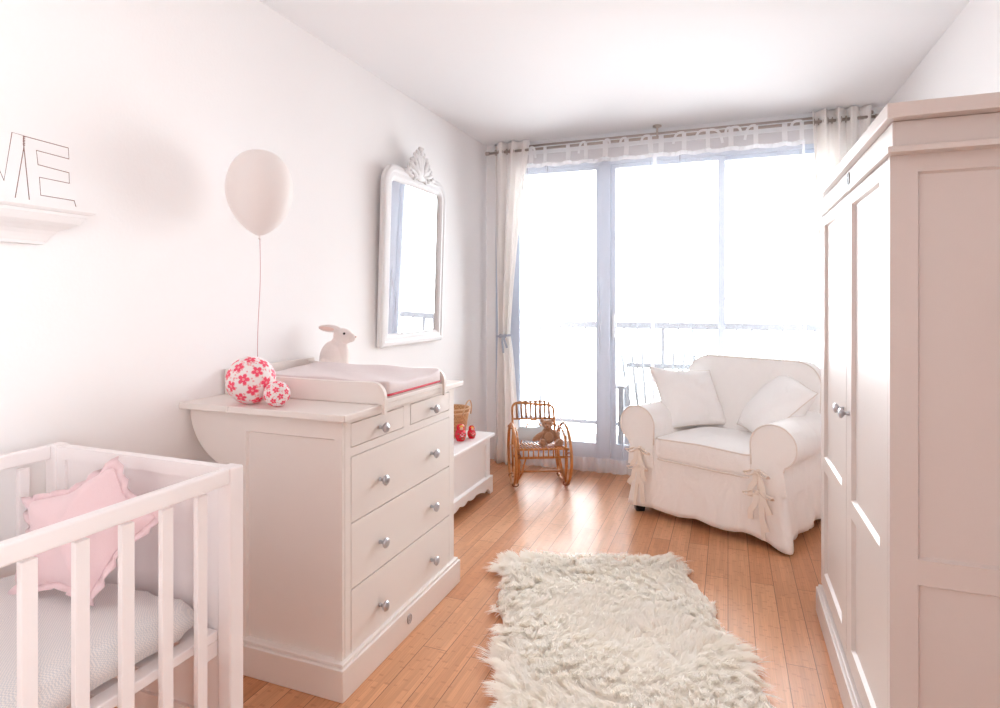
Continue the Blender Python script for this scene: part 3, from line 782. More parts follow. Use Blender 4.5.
# mattress
TO = (-1.415, 0.50, 0.4845)
mt = thing('crib_mattress', 'crib mattress in a pale gingham fitted sheet inside the crib', 'mattress', TO)
ol = densify(rrect(-0.27, 0.275, -0.58, 0.535, 0.06, 6), 0.035)
rnd = random.Random(4)
def mf(a, b, h):
    z = 0.050+h*0.9
    if h > -0.02: z += 0.004*math.sin(a*14)*math.cos(b*9)
    if z < 0.0: z = 0
    e = max(0, abs(b)-0.35)
    k = 1 + (0.012*math.sin(a*60+b*50) if abs(h) < 0.04 else 0)
    return (a*k, b*k, max(0, z-e*e*0.4))
bm = B(); padded(bm, ol, 0.028, 0.028, mf, p=6, q=0.5, rings=12, bulge=0.05); mk('mattress_body', bm, M_sheet, mt, smooth=True)
# star cushion
star = thing('star_cushion', 'dusty pink star-shaped cushion with frilled edge leaning in the crib', 'cushion', (-1.42, 0.93, 0.58))
SP = [Vector(p) for p in ((-1.404, 1.010, 0.868), (-1.213, 0.985, 0.773), (-1.326, 0.905, 0.600), (-1.539, 0.860, 0.598), (-1.622, 0.950, 0.768))]
SP = [p+Vector((0.026, 0.006, -0.008)) for p in SP]
C0 = sum(SP, Vector())/5
SP = [C0+(p-C0)*1.06 for p in SP]
e1 = (SP[1]-SP[4]).normalized(); nn = e1.cross(SP[0]-(SP[2]+SP[3])/2).normalized(); e2 = nn.cross(e1)
if nn.y > 0: nn = -nn
out2 = []
for i in range(5):
    a, b = SP[i]-C0, SP[(i+1) % 5]-C0
    mid = (a+b)/2*0.80
    def L2(p): return (p.dot(e1), p.dot(e2))
    a2, m2, b2 = L2(a), L2(mid), L2(b)
    for k in range(8):
        t = k/8; out2.append((a2[0]*(1-t)+m2[0]*t, a2[1]*(1-t)+m2[1]*t))
    for k in range(8):
        t = k/8; out2.append((m2[0]*(1-t)+b2[0]*t, m2[1]*(1-t)+b2[1]*t))
SF = lambda a, b, h: C0 + e1*a + e2*b + nn*(h+0.012) - Vector((-1.42, 0.93, 0.58))
inn = [(a*0.90, b*0.90) for a, b in out2]
# soften tips
for _ in range(2): inn = [((inn[i-1][0]+2*inn[i][0]+inn[(i+1) % 80][0])/4, (inn[i-1][1]+2*inn[i][1]+inn[(i+1) % 80][1])/4) for i in range(80)]
bm = B(); padded(bm, inn, 0.002, 0.062, SF, p=1.7, q=0.75, rings=10, wr=lambda a, b, h: 0.003*math.sin(a*40+b*25)*(1 if h > 0.01 else 0), crown_b=0.04)
sc_ = mk('cushion_body', bm, M_pink, star, smooth=True)
bm = B()
r0 = [bm.verts.new(SF(a*0.985, b*0.985, 0)) for a, b in inn]; r1 = []
fr = densify(out2, 0.5)
r1 = [bm.verts.new(SF(a*1.03, b*1.03, 0.008*math.sin(i*2.1))) for i, (a, b) in enumerate(out2)]
for j in range(80): bm.faces.new((r0[j], r0[(j+1) % 80], r1[(j+1) % 80], r1[j]))
mk('frill', bm, M_pink, star, smooth=True, solid=0.003)

# ================================================================== WHITE CHEST, basket, dolls
HO = (-1.61, 3.18, 0)
tc_ = thing('toy_chest', 'low white chest with scalloped plinth beside the dresser', 'chest', HO)
hx, hy0, hy1 = -1.462, 2.74, 3.630
bm = B(); box(bm, -1.775, hx-0.014, hy0, hy1, 0.07, 0.368); mk('chest_body', bm, M_white, tc_, off=HO)
bm = B(); framed(bm, lambda a, b, d: (hx+d, a, b), hy0, hy1, 0.09, 0.368, 0.06, 0.06, [(0.09, 0.11), (0.325, 0.368)], 0.014, 0.009)
mk('front_panel', bm, M_white, tc_, off=HO)
bm = B(); box(bm, -1.778, -1.435, hy0-0.02, hy1+0.025, 0.369, 0.389); mk('lid', bm, M_white, tc_, bevel=0.005, off=HO)
def scallop(bm, f, a0, a1, t):
    n_ = 60; top = 0.112; L_ = a1-a0; va = []; vb = []
    bot = []
    for i in range(n_+1):
        s = i/n_; q = min(s, 1-s)*L_
        if q < 0.055: z = 0.0
        elif q < 0.10: z = 0.026+0.020*math.sin((q-0.055)/0.045*PI/2)
        elif q < 0.17: z = 0.030+0.012*abs(math.cos((q-0.10)/0.07*PI))
        elif q < 0.26: z = 0.042+0.016*math.sin((q-0.17)/0.09*PI/2)
        else: z = 0.066-0.016*abs(math.sin((q-0.26)/0.14*PI))
        bot.append((a0+s*L_, z))
    for d in (0, -t):
        lo = [bm.verts.new(f(a, z, d)) for a, z in bot]; hi = [bm.verts.new(f(a, top, d)) for a, z in bot]
        va.append((lo, hi))
        for i in range(n_): bm.faces.new((lo[i], lo[i+1], hi[i+1], hi[i]))
    (l0, h0), (l1, h1) = va
    for i in range(n_): bm.faces.new((l0[i], l1[i], l1[i+1], l0[i+1])); bm.faces.new((h0[i], h0[i+1], h1[i+1], h1[i]))
    bm.faces.new((l0[0], h0[0], h1[0], l1[0])); bm.faces.new((l0[-1], l1[-1], h1[-1], h0[-1]))
bm = B(); scallop(bm, lambda a, z, d: (hx+0.016+d, a, z), hy0-0.012, hy1+0.014, 0.018)
scallop(bm, lambda a, z, d: (a, hy1+0.014+d, z), -1.775, hx+0.015, 0.016)
mk('scalloped_plinth', bm, M_white, tc_, bevel=0.002, off=HO)

bk = thing('wicker_basket', 'round woven basket with cane handles on the white chest', 'basket', (-1.640, 3.455, 0.389))
bm = B(); lathe(bm, [(0.0, 0.0), (0.066, 0.0), (0.072, 0.01), (0.098, 0.165), (0.104, 0.178), (0.100, 0.186), (0.094, 0.180), (0.066, 0.012), (0, 0.012)], 36); mk('woven_body', bm, M_basket, bk, smooth=True)
bm = B(); sweep(bm, [(0.100*math.cos(2*PI*k/36), 0.100*math.sin(2*PI*k/36), 0.160) for k in range(36)], 0.004, closed=True, seg=6)
sweep(bm, [(0.102*math.cos(2*PI*k/36), 0.102*math.sin(2*PI*k/36), 0.184) for k in range(36)], 0.005, closed=True, seg=6); mk('rim', bm, M_basket_h, bk, smooth=True)
for s in (-1, 1):
    ca = -0.23
    bm = B()
    dirv = Vector((math.cos(ca)*s, math.sin(ca)*s, 0)); side = Vector((-dirv.y, dirv.x, 0))
    pts = [dirv*(0.104+0.018*math.sin(PI*k/14)) + side*(0.040*math.cos(PI*k/14)) + Vector((0, 0, 0.150+0.092*math.sin(PI*k/14))) for k in range(15)]
    sweep(bm, pts, 0.0045, seg=6); mk('handle', bm, M_basket_h, bk, smooth=True)

def doll(loc, h, label, rz):
    t = thing('matryoshka_doll', label, 'doll', loc, rz, 'red nesting dolls on the chest')
    k = h/0.10
    prof = [(0, 0), (0.021, 0), (0.024, 0.004), (0.033, 0.025), (0.0345, 0.040), (0.031, 0.054), (0.0235, 0.064), (0.0225, 0.070), (0.0245, 0.080), (0.021, 0.092), (0.012, 0.099), (0, 0.1005)]
    bm = B(); lathe(bm, [(r*k, z*k) for r, z in prof], 32); mk('doll_body', bm, M_doll, t, smooth=True)
    bm = B(); ell(bm, (0, -0.0165*k, 0.078*k), (0.013*k, 0.0085*k, 0.0145*k)); f = mk('face', bm, M_dollface, t, smooth=True)
    bm = B(); ell(bm, (0, -0.0175*k, 0.089*k), (0.0135*k, 0.007*k, 0.0065*k)); mk('hair', bm, M_dollhair, t, smooth=True)
    bm = B()
    for (x, z, r) in ((-0.012, 0.030, 0.006), (0.014, 0.028, 0.006), (-0.02, 0.046, 0.006), (0.02, 0.046, 0.005), (0.002, 0.018, 0.006)):
        yy = -math.sqrt(max(0, 0.0335**2-x*x))
        ell(bm, (x*k, yy*k*0.97, z*k), (r*k, 0.003*k, r*k*0.7))
    mk('painted_leaves', bm, M_dollgreen, t, smooth=True)
    bm = B()
    for (x, z, r) in ((0, 0.034, 0.008), (-0.009, 0.042, 0.005), (0.009, 0.043, 0.005), (0, 0.052, 0.004)):
        yy = -math.sqrt(max(0, 0.0335**2-x*x))
        ell(bm, (x*k, yy*k*(0.99 if z < 0.05 else 0.95), z*k), (r*k, 0.003*k, r*k*0.6))
    mk('painted_flower', bm, M_dollwhite, t, smooth=True)
    return t
doll((-1.549, 3.358, 0.3895), 0.104, 'larger red painted nesting doll on the white chest', 0.75)
doll((-1.513, 3.447, 0.3895), 0.080, 'smaller red painted nesting doll nearer the window', 0.75)

# ================================================================== ROCKING CHAIR
KR = (-1.222, 3.925, 0)
rk = thing('rocking_chair', 'small rattan rocking chair with hooped arms by the window', 'rocking chair', KR, 0.46)
def tube_part(name, pts, r, closed=False, mat=M_rattan, parent=None):
    bm = B(); sweep(bm, pts, r, seg=8, closed=closed); return mk(name, bm, mat, parent or rk, smooth=True)
HS, HL = 0.200, 0.232
for sx in (-1, 1):
    X_ = sx*0.182
    h = tube_part('hoop', [(X_, -0.01+HL*math.cos(2*PI*k/40), 0.0105+HS+HS*math.sin(2*PI*k/40)) for k in range(40)], 0.0105, True)
    h2 = tube_part('inner_hoop', [(X_-sx*0.024, -0.01+HL*0.86*math.cos(2*PI*k/36), 0.03+HS*0.90+HS*0.86*math.sin(2*PI*k/36)) for k in range(36)], 0.007, True)
    for yy in (-0.15, 0.12):
        tube_part('upright', [(X_-sx*0.020, yy, 0.05), (X_-sx*0.020, yy, 0.375 if yy > 0 else 0.36)], 0.007)
    tube_part('side_rail', [(X_-sx*0.018, -0.215, 0.284), (X_-sx*0.018, 0.19, 0.225)], 0.008)
    tube_part('diagonal_brace', [(X_-sx*0.07, -0.20, 0.23), (X_-sx*0.045, -0.17, 0.12), (X_-sx*0.016, -0.12, 0.040)], 0.006)
    bm = B()
    for (yy, zz) in ((-0.225, 0.250), (-0.12, 0.033), (0.10, 0.033), (0.15, 0.365)):
        for q in range(3): sweep(bm, [(X_-sx*0.010+0.021*math.cos(2*PI*k/10), yy+(q-1)*0.006, zz+0.014*math.sin(2*PI*k/10)) for k in range(10)], 0.0032, closed=True, seg=5)
    mk('binding', bm, M_rattan_d, rk, smooth=True)
tube_part('front_rail', [(-0.165, -0.215, 0.288), (0.165, -0.215, 0.288)], 0.0085)
tube_part('front_rail', [(-0.160, -0.210, 0.232), (0.160, -0.210, 0.232)], 0.0085)
tube_part('stretcher', [(-0.150, -0.10, 0.112), (0.150, -0.10, 0.112)], 0.0065)
tube_part('rear_rail', [(-0.155, 0.17, 0.228), (0.155, 0.17, 0.228)], 0.008)
for i in range(9):
    x = -0.132+i*0.033
    tube_part('front_spindle', [(x, -0.222, 0.296), (x, -0.223, 0.228)], 0.0048)
for i in range(13):
    x = -0.140+i*0.0233
    tube_part('seat_cane', [(x, -0.215, 0.297), (x, -0.05, 0.272), (x, 0.10, 0.250), (x, 0.165, 0.242)], 0.0042)
# back
def bk_pt(x, z):
    z = 0.22+(z-0.22)*0.94
    return (x, 0.165+(z-0.23)*0.32, z)
pts = [bk_pt(-0.152, 0.22), bk_pt(-0.152, 0.35)]
pts += [bk_pt(-0.152, 0.47)]+[bk_pt(-0.110-0.042*math.cos(PI/2*k/6), 0.490+0.042*math.sin(PI/2*k/6)) for k in range(1, 7)]
pts += [bk_pt(-x, z) for (x, _, z) in pts[::-1]]
tube_part('back_frame', pts, 0.009)
tube_part('back_rail', [bk_pt(-0.152, 0.415), bk_pt(0.152, 0.415)], 0.0065)
tube_part('back_rail', [bk_pt(-0.105, 0.540), bk_pt(0.105, 0.540)], 0.005)
for i in range(8):
    x = -0.119+i*0.034
    z1 = 0.541 if abs(x) < 0.11 else 0.530
    tube_part('back_cane', [bk_pt(x, 0.412), bk_pt(x, z1+0.007)], 0.0078, mat=M_rattan_c)
tube_part('arch_cane', [bk_pt(-0.10+0.20*k/14, 0.235+0.172*math.sin(PI*k/14)**0.8) for k in range(15)], 0.0055)
# cushion on it
gc = thing('seat_cushion', 'soft pale grey cushion lying on the rattan rocking chair', 'cushion', (-1.222, 3.925, 0.250), 0.46)
ol = densify(rrect(-0.135, 0.08, -0.055, 0.060, 0.03, 4), 0.02)
bm = B(); padded(bm, ol, 0.004, 0.034, lambda a, b, h: (a, 0.060+b*0.55+h*0.62, 0.078+b*0.70-h*0.2+0.004*math.sin(a*50)), rings=7, p=2, q=0.55)
mk('cushion_body', bm, M_greycush, gc, smooth=True)
# teddy
tdl = (-1.222+0.058*math.cos(0.46)+0.085*math.sin(0.46), 3.925+0.058*math.sin(0.46)-0.085*math.cos(0.46), 0.284)
td = thing('teddy_bear', 'brown plush teddy bear sitting on the rattan rocking chair', 'teddy bear', tdl, 0.45)
bm = B()
ell(bm, (0, 0.03, 0.055), (0.044, 0.038, 0.058)); ell(bm, (0, 0.025, 0.105), (0.025, 0.024, 0.02))
ell(bm, (-0.058, 0.012, 0.055), (0.019, 0.019, 0.050), R2(0.85, 4, 'Y')); ell(bm, (0.050, 0.02, 0.058), (0.018, 0.018, 0.045), R2(-0.45, 4, 'Y'))
ell(bm, (-0.04, -0.03, 0.022), (0.021, 0.045, 0.021), R2(0.2, 4, 'Z')); ell(bm, (0.05, -0.03, 0.022), (0.021, 0.045, 0.021), R2(-0.25, 4, 'Z'))
ell(bm, (-0.043, -0.066, 0.031), (0.019, 0.014, 0.028)); ell(bm, (0.058, -0.066, 0.030), (0.019, 0.014, 0.027))
mk('bear_body', bm, M_teddy, td, smooth=True, remesh=0.0035)
bm = B()
ell(bm, (-0.006, 0.015, 0.138), (0.036, 0.030, 0.030)); ell(bm, (-0.014, -0.016, 0.128), (0.017, 0.022, 0.015))
ell(bm, (-0.036, 0.02, 0.160), (0.013, 0.007, 0.013)); ell(bm, (0.024, 0.02, 0.162), (0.013, 0.007, 0.013))
hd = mk('head', bm, M_teddy, td, smooth=True, remesh=0.003)
for sx in (-1, 1):
    bm = B(); ell(bm, (-0.006+sx*0.013, -0.014, 0.145), (0.0032,)*3); mk('eye', bm, M_eye, hd, smooth=True)
bm = B(); ell(bm, (-0.015, -0.038, 0.133), (0.005, 0.003, 0.0035)); mk('nose', bm, M_eye, hd, smooth=True)
bm = B(); ell(bm, (0, -0.006, 0.055), (0.026, 0.008, 0.034)); mk('tummy_patch', bm, M_teddy_l, td, smooth=True)
td.scale = (1.15, 1.1, 1.0)

# ================================================================== ARMCHAIR
AC = (0.006, 3.775, 0); AR = -0.4225
ac = thing('armchair', 'wide cream armchair in a loose cotton slipcover with tied bows', 'armchair', AC, AR)
rn = random.Random(2)
hwid, hd0, hd1 = 0.440, -0.36, 0.33
perim = densify(rrect(-hwid, hwid, hd0, hd1, 0.045, 6), 0.018)
NP = len(perim)
def skirt(u, v):
    i = int(round(u*NP)) % NP
    x, y = perim[i]
    z = 0.46*(1-v)
    s = v
    fl = 0.014*s*s
    ph = x*11+y*13
    rip = 0.009*s*math.sin(ph*1.7+1)+0.005*s*math.sin(ph*4.1)+0.0035*math.sin(ph*3.3+v*5)*math.sin(v*PI)+0.002*math.sin(ph*9-v*7)*s
    nx, ny = x/hwid, y/hd1
    corner = max(0, abs(nx)-0.80)/0.2*max(0, abs(ny)-0.78)/0.22
    k = 1+ (fl+rip+0.022*s*s*corner)/0.42
    hem = 0.046-(0.034 if x > 0 or y > 0 else -0.004)*corner+0.006*math.sin(ph*2.3)
    z = hem+(0.45-hem)*(1-v)
    return (x*k, y*k, z)
bm = B(); surf(bm, NP, 16, skirt, True)
sk = mk('slipcover_skirt', bm, M_slip, ac, smooth=True, solid=0.004)
bm = B(); sweep(bm, [skirt(i/NP, 0.93) for i in range(NP)], 0.0016, closed=True, seg=5); mk('hem_seam', bm, M_slip, sk, smooth=True)
# seat deck so that the skirt is closed
bm = B(); padded(bm, perim, 0.01, 0.005, lambda a, b, h: (a*0.97, b*0.97, 0.30+h)); mk('seat_deck', bm, M_slip, ac, smooth=True)
# arms
for sx in (-1, 1):
    cx_, cz_, r_ = 0.392, 0.522, 0.114
    prof = [(0.287, 0.28), (0.283, 0.42)]
    for k in range(0, 25):
        a = math.radians(185-k*10.2)
        prof.append((cx_+r_*math.cos(a), cz_+r_*math.sin(a)*0.98))
    prof += [(0.442, 0.405), (0.452, 0.34), (0.456, 0.28)]
    def armv(u, v, prof=prof, sx=sx):
        m_ = u*(len(prof)-1); i = min(int(m_), len(prof)-2); t = m_-i
        x = prof[i][0]*(1-t)+prof[i+1][0]*t; z = prof[i][1]*(1-t)+prof[i+1][1]*t
        y = -0.372+v*0.66
        e = 0.0
        dz = 0.012*math.sin(v*PI)*(1 if z > 0.55 else 0)*0.4
        k = 1-0.03*math.sin(PI*v)
        return (sx*(cx_+(x-cx_)*k), y, z+dz-0.01*math.sin(PI*v))
    bm = B(); g = surf(bm, 60, 18, armv)
    # front face, softly domed
    lp = [g[0][i] for i in range(60)]
    c = bm.verts.new((sx*cx_, -0.384, 0.47))
    cen = Vector((sx*cx_, -0.384, 0.45))
    mid = [bm.verts.new(Vector(v.co)*0.45+cen*0.55+Vector((0, 0, 0))) for v in lp]
    for i in range(59):
        bm.faces.new((lp[i], lp[i+1], mid[i+1], mid[i])); bm.faces.new((mid[i], mid[i+1], c))
    bm.faces.new((lp[-1], lp[0], mid[0], mid[-1])); bm.faces.new((mid[-1], mid[0], c))
    bb = [g[-1][i] for i in range(60)]; bm.faces.new(bb)
    bmesh.ops.split_edges(bm, edges=[e for e in bm.edges if e.verts[0] in lp and e.verts[1] in lp])
    arm = mk('arm', bm, M_slip, ac, smooth=True)
    bm = B(); sweep(bm, [Vector(armv(i/59, 0))+Vector((0, -0.002, 0)) for i in range(2, 56)], 0.0040, seg=6); mk('piping', bm, M_slippipe, arm, smooth=True)
# front panel between the arms
# backrest
olb = rrect(-0.378, 0.435, 0.28, 0.895, (0.03, 0.03, 0.13, 0.13), 10)
olb = [(a, b + (0.012*math.cos(a/0.405*PI/2) if b > 0.7 else 0)) for a, b in olb]
olb = densify(olb, 0.035)
def bkf(a, b, h):
    lean = (b-0.45)*0.16
    return (a, 0.235+lean-h*(1 if h > 0 else 0.8), b)
bm = B(); padded(bm, olb, 0.060, 0.040, bkf, p=3, q=0.6, rings=10, bulge=0.012, wr=lambda a, b, h: 0.003*math.sin(a*12)*math.cos(b*15))
bkp = mk('backrest', bm, M_slip, ac, smooth=True)
bm = B(); sweep(bm, [Vector(bkf(a, b, 0.060))+Vector((0, -0.002, 0)) for a, b in olb], 0.0038, closed=True, seg=6); mk('piping', bm, M_slippipe, bkp, smooth=True)
# seat cushion
ols = densify(rrect(-0.280, 0.280, -0.375, 0.175, (0.05, 0.05, 0.03, 0.03), 6), 0.03)
stf = lambda a, b, h: (a*1.0, b, 0.388+h-0.012*((b-0.0)/0.37) + 0.010*(1-abs(a)/0.28)*(1 if h > 0 else 0))
bm = B(); padded(bm, ols, 0.058, 0.042, stf, p=2.2, q=0.7, rings=12, bulge=0.018, crown_b=0.006, wr=lambda a, b, h: 0.002*math.sin(a*30)*math.cos(b*22))
scu = mk('seat_cushion', bm, M_slip2, ac, smooth=True)
for s in (1, -1):
    bm = B(); sweep(bm, [stf(a*1.004, b*1.004, s*0.058) for a, b in ols], 0.0040, closed=True, seg=6); mk('piping', bm, M_slippipe, scu, smooth=True)
# feet
for (x, y) in ((-0.405, -0.325), (0.40, -0.31), (-0.40, 0.29), (0.40, 0.29)):
    bm = B(); lathe(bm, [(0.036, 0.0), (0.046, 0.075)], 4, lambda a, b, h, x=x, y=y: (x+a, y+b, h)); mk('foot', bm, M_black, ac, bevel=0.003)
# bows
def bow(x, z, s, seed):
    r_ = random.Random(seed)
    bm = B(); y = -0.392
    up = (0, -1, 0)
    for d in (-1, 1):
        L_ = 0.052*s*(0.85+0.3*r_.random()); dr_ = -0.012*r_.random()
        loop = [(x+d*L_*math.sin(PI*t/12)*(0.35+0.65*t/12 if t < 6 else 1) , y-0.006-0.012*math.sin(PI*t/12), z+dr_*math.sin(PI*t/12)+0.017*math.sin(2*PI*t/12)*0.9) for t in range(13)]
        sweep(bm, loop, 0.013, 0.002, up=(0, 0.3, 1), rect=True)
        L2_ = (0.13 if d > 0 else 0.10)*s*(0.8+0.4*r_.random()); sway = d*(0.035+0.03*r_.random())
        tail = [(x+sway*(t/9)+0.006*math.sin(t*1.1+seed), y-0.005-0.008*math.sin(PI*t/9)-0.006*t/9, z-L2_*(t/9)**1.15) for t in range(10)]
        sweep(bm, tail, 0.0135, 0.002, up=up, rect=True)
    ell(bm, (x, y-0.006, z), (0.012, 0.009, 0.013))
    o = mk('bow', bm, M_bow, ac, smooth=False, bevel=0)
    return o
for sx in (-1, 1):
    xb = 0.325 if sx > 0 else -0.365; bow(xb, 0.385, 1.3, 3+sx); bow(xb+sx*0.004, 0.285, 1.35, 9+sx)
    # open placket between the ties
    bm = B()
    sweep(bm, [(xb, -0.384, 0.40), (xb+sx*0.006, -0.388, 0.27), (xb+sx*0.02, -0.390, 0.15), (xb+sx*0.03, -0.392, 0.050)], 0.010, 0.003, up=(0, -1, 0), rect=True)
    mk('placket', bm, M_bow, ac)

def cushion4(name, label, A, Bc, Cc, D, t, mat, seed, group=None, piping=True):
    """cushion from its four corners (in order) in world space"""
    A, Bc, Cc, D = map(Vector, (A, Bc, Cc, D))
    ctr = (A+Bc+Cc+D)/4
    th = thing(name, label, 'cushion', tuple(ctr), 0, group)
    nrm = (Cc-A).cross(D-Bc).normalized()
    if nrm.dot(CAM-ctr) < 0: nrm = -nrm
    n_ = 28; r_ = random.Random(seed); ph = [r_.random()*6 for _ in range(4)]
    bm = B()
    def pos(u, v, side):
        uu, vv = 2*u-1, 2*v-1
        k = 0.075
        u2 = uu*(1-k*(1-vv*vv)*abs(uu)**2); v2 = vv*(1-k*(1-uu*uu)*abs(vv)**2)
        a, b = (u2+1)/2, (v2+1)/2
        p = A*(1-a)*(1-b)+Bc*a*(1-b)+Cc*a*b+D*(1-a)*b
        h = (max(0, (1-abs(uu)**2.4)*(1-abs(vv)**2.4)))**0.55
        wrk = 0.0035*math.sin(uu*6+vv*9+ph[0])*h+0.003*math.sin(uu*13-vv*8+ph[1])*(1-h)*h*3
        return p+nrm*(side*(t*h)+wrk)-ctr
    for side in (1, -1):
        surf(bm, n_, n_, lambda u, v: pos(u, v, side))
    bmesh.ops.remove_doubles(bm, verts=bm.verts[:], dist=1e-4)
    b = mk('cushion_body', bm, mat, th, smooth=True)
    ring = [pos(u/20, 0, 1) for u in range(20)]+[pos(1, v/20, 1) for v in range(20)]+[pos(1-u/20, 1, 1) for u in range(20)]+[pos(0, 1-v/20, 1) for v in range(20)]
    bm = B(); sweep(bm, ring, 0.0032, closed=True, seg=6); mk('piping', bm, M_slippipe, th, smooth=True)
    return th
cushion4('throw_cushion', 'white square cushion propped upright against the left arm of the armchair',
         (-0.345, 3.740, 0.475), (0.005, 3.960, 0.490), (-0.110, 4.000, 0.815), (-0.468, 3.880, 0.835), 0.095, M_slip2, 1, 'white throw cushions on the armchair')
cushion4('throw_cushion', 'white square cushion slumped over the right arm of the armchair',
         (0.050, 3.860, 0.515), (0.165, 3.480, 0.490), (0.455, 3.620, 0.755), (0.350, 4.000, 0.830), 0.105, M_slip2, 5, 'white throw cushions on the armchair')

# ================================================================== RUG
def rug():
    RC = Vector((-0.335, 2.04, 0)); ang = -0.345
    # local frame: x across, y along
    rgt = thing('fur_rug', 'long-haired creamy white fur rug on the wooden floor', 'rug', tuple(RC), 0.345)
    # far edge y=+0.80, near edge -0.85
    W2, Y0, Y1 = 0.445, -0.95, 0.85
    def inside_scale(x, y): return 1
    ol = densify(rrect(-W2, W2, Y0, Y1, 0.10, 6), 0.05)
    rn_ = random.Random(9)
    ol = [(a*(1+0.02*math.sin(b*17)+0.015*math.sin(b*41)), b+0.012*math.sin(a*23)) for a, b in ol]
    bm = B(); padded(bm, ol, 0.006, 0.022, lambda a, b, h: (a*0.95, b*0.97, max(0.0015, 0.006+h)), rings=10, p=9, q=0.6)
    mk('rug_backing', bm, M_fur, rgt, smooth=True)
    rng = np.random.default_rng(3)
    N = 150000
    n2 = int(N*1.15)
    x = rng.uniform(-W2, W2, n2); y = rng.uniform(Y0, Y1, n2)
    # round the corners
    cr_ = 0.10
    qx = np.maximum(np.abs(x)-(W2-cr_), 0); qy = np.maximum(np.maximum(y-(Y1-cr_), (Y0+cr_)-y), 0)
    keep = (qx**2+qy**2) < cr_**2
    wob = 0.018*np.sin(y*17+1)+0.012*np.sin(y*37)
    keep &= np.abs(x) < W2-0.02+wob
    keep &= y < Y1-0.01+0.014*np.sin(x*19)
    x, y = x[keep][:N], y[keep][:N]; N = len(x)
    # clumps on a jittered grid
    def clump(cs, seed, x, y):
        gx = np.floor(x/cs).astype(int); gy = np.floor(y/cs).astype(int)
        best = np.full(N, 1e9); bx = np.zeros(N); by = np.zeros(N); hsh = np.zeros(N)
        for dx in (-1, 0, 1):
            for dy in (-1, 0, 1):
                ix, iy = gx+dx, gy+dy
                h1 = np.mod(np.sin(ix*127.1+iy*311.7+seed)*43758.5453, 1); h2 = np.mod(np.sin(ix*269.5+iy*183.3+seed)*43758.5453, 1)
                cx, cyy = (ix+h1)*cs, (iy+h2)*cs
                d = (x-cx)**2+(y-cyy)**2
                m = d < best
                best[m] = d[m]; bx[m] = cx[m]; by[m] = cyy[m]; hsh[m] = np.mod(h1*7.3+h2*3.1, 1)[m]
        return bx, by, hsh
    bx, by, hs = clump(0.040, 1.0, x, y)
    BX, BY, HS_ = clump(0.15, 5.0, x, y)
    # flow direction
    fa = 1.2*np.sin(x*6+1.3)+1.3*np.sin(y*7+x*3)+HS_*1.8 - 2.4 + (hs-0.5)*1.2
    fl = 0.036*(0.7+0.6*hs)
    ex = np.clip((np.abs(x)-(W2-0.07))/0.07, 0, 1)*np.sign(x); ey = np.clip((y-(Y1-0.07))/0.07, 0, 1)
    L = rng.uniform(0.036, 0.056, N)*(0.85+0.3*HS_)
    tx = bx+(x-bx)*0.50+fl*np.cos(fa)+ex*0.022+rng.normal(0, 0.006, N)
    ty = by+(y-by)*0.50+fl*np.sin(fa)+ey*0.022+rng.normal(0, 0.006, N)
    stray = rng.random(N) < 0.08
    tx[stray] += rng.normal(0, 0.018, stray.sum()); ty[stray] += rng.normal(0, 0.018, stray.sum())
    base_z = 0.008+0.020*np.clip((W2-np.abs(x))/0.08, 0, 1)
    hz = np.sqrt(np.maximum(L**2-((tx-x)**2+(ty-y)**2), (0.30*L)**2))*0.62
    hz *= (1-0.45*np.maximum(np.abs(ex), ey))
    P0 = np.stack([x, y, base_z], 1)
    P3 = np.stack([tx, ty, base_z+hz*0.78+0.010*hs], 1)
    P1 = P0+np.stack([(tx-x)*0.18, (ty-y)*0.18, hz*0.50], 1)
    P2 = P0+np.stack([(tx-x)*0.58, (ty-y)*0.58, hz*0.86+0.006*hs], 1)
    aa = np.arctan2(ty-y, tx-x)+PI/2+rng.normal(0, 0.35, N); wdt = rng.uniform(0.0009, 0.0016, N)
    S = np.stack([np.cos(aa), np.sin(aa), np.zeros(N)], 1)*wdt[:, None]
    V = np.stack([P0-S, P0+S, P1-S, P1+S, P2-S*0.8, P2+S*0.8, P3], 1).reshape(-1, 3)
    base = (np.arange(N)*7)[:, None]
    q = np.concatenate([base+np.array([0, 1, 3, 2]), base+np.array([2, 3, 5, 4])], 1)
    t3 = base+np.array([4, 5, 6])
    loops = np.concatenate([q, t3], 1).reshape(-1)
    starts = (np.arange(N)*11)[:, None]+np.array([0, 4, 8])
    tot = np.tile([4, 4, 3], N)
    me = bpy.data.meshes.new('fur_pile')
    me.vertices.add(len(V)); me.vertices.foreach_set('co', V.astype(np.float32).reshape(-1))
    me.loops.add(len(loops)); me.loops.foreach_set('vertex_index', loops.astype(np.int32))
    me.polygons.add(N*3); me.polygons.foreach_set('loop_start', starts.reshape(-1).astype(np.int32)); me.polygons.foreach_set('loop_total', tot.astype(np.int32))
    me.update(calc_edges=True)
    me.materials.append(M_fur)
    o = bpy.data.objects.new('fur_pile', me); COL.objects.link(o); o.parent = rgt
    o['kind'] = 'stuff'
rug()

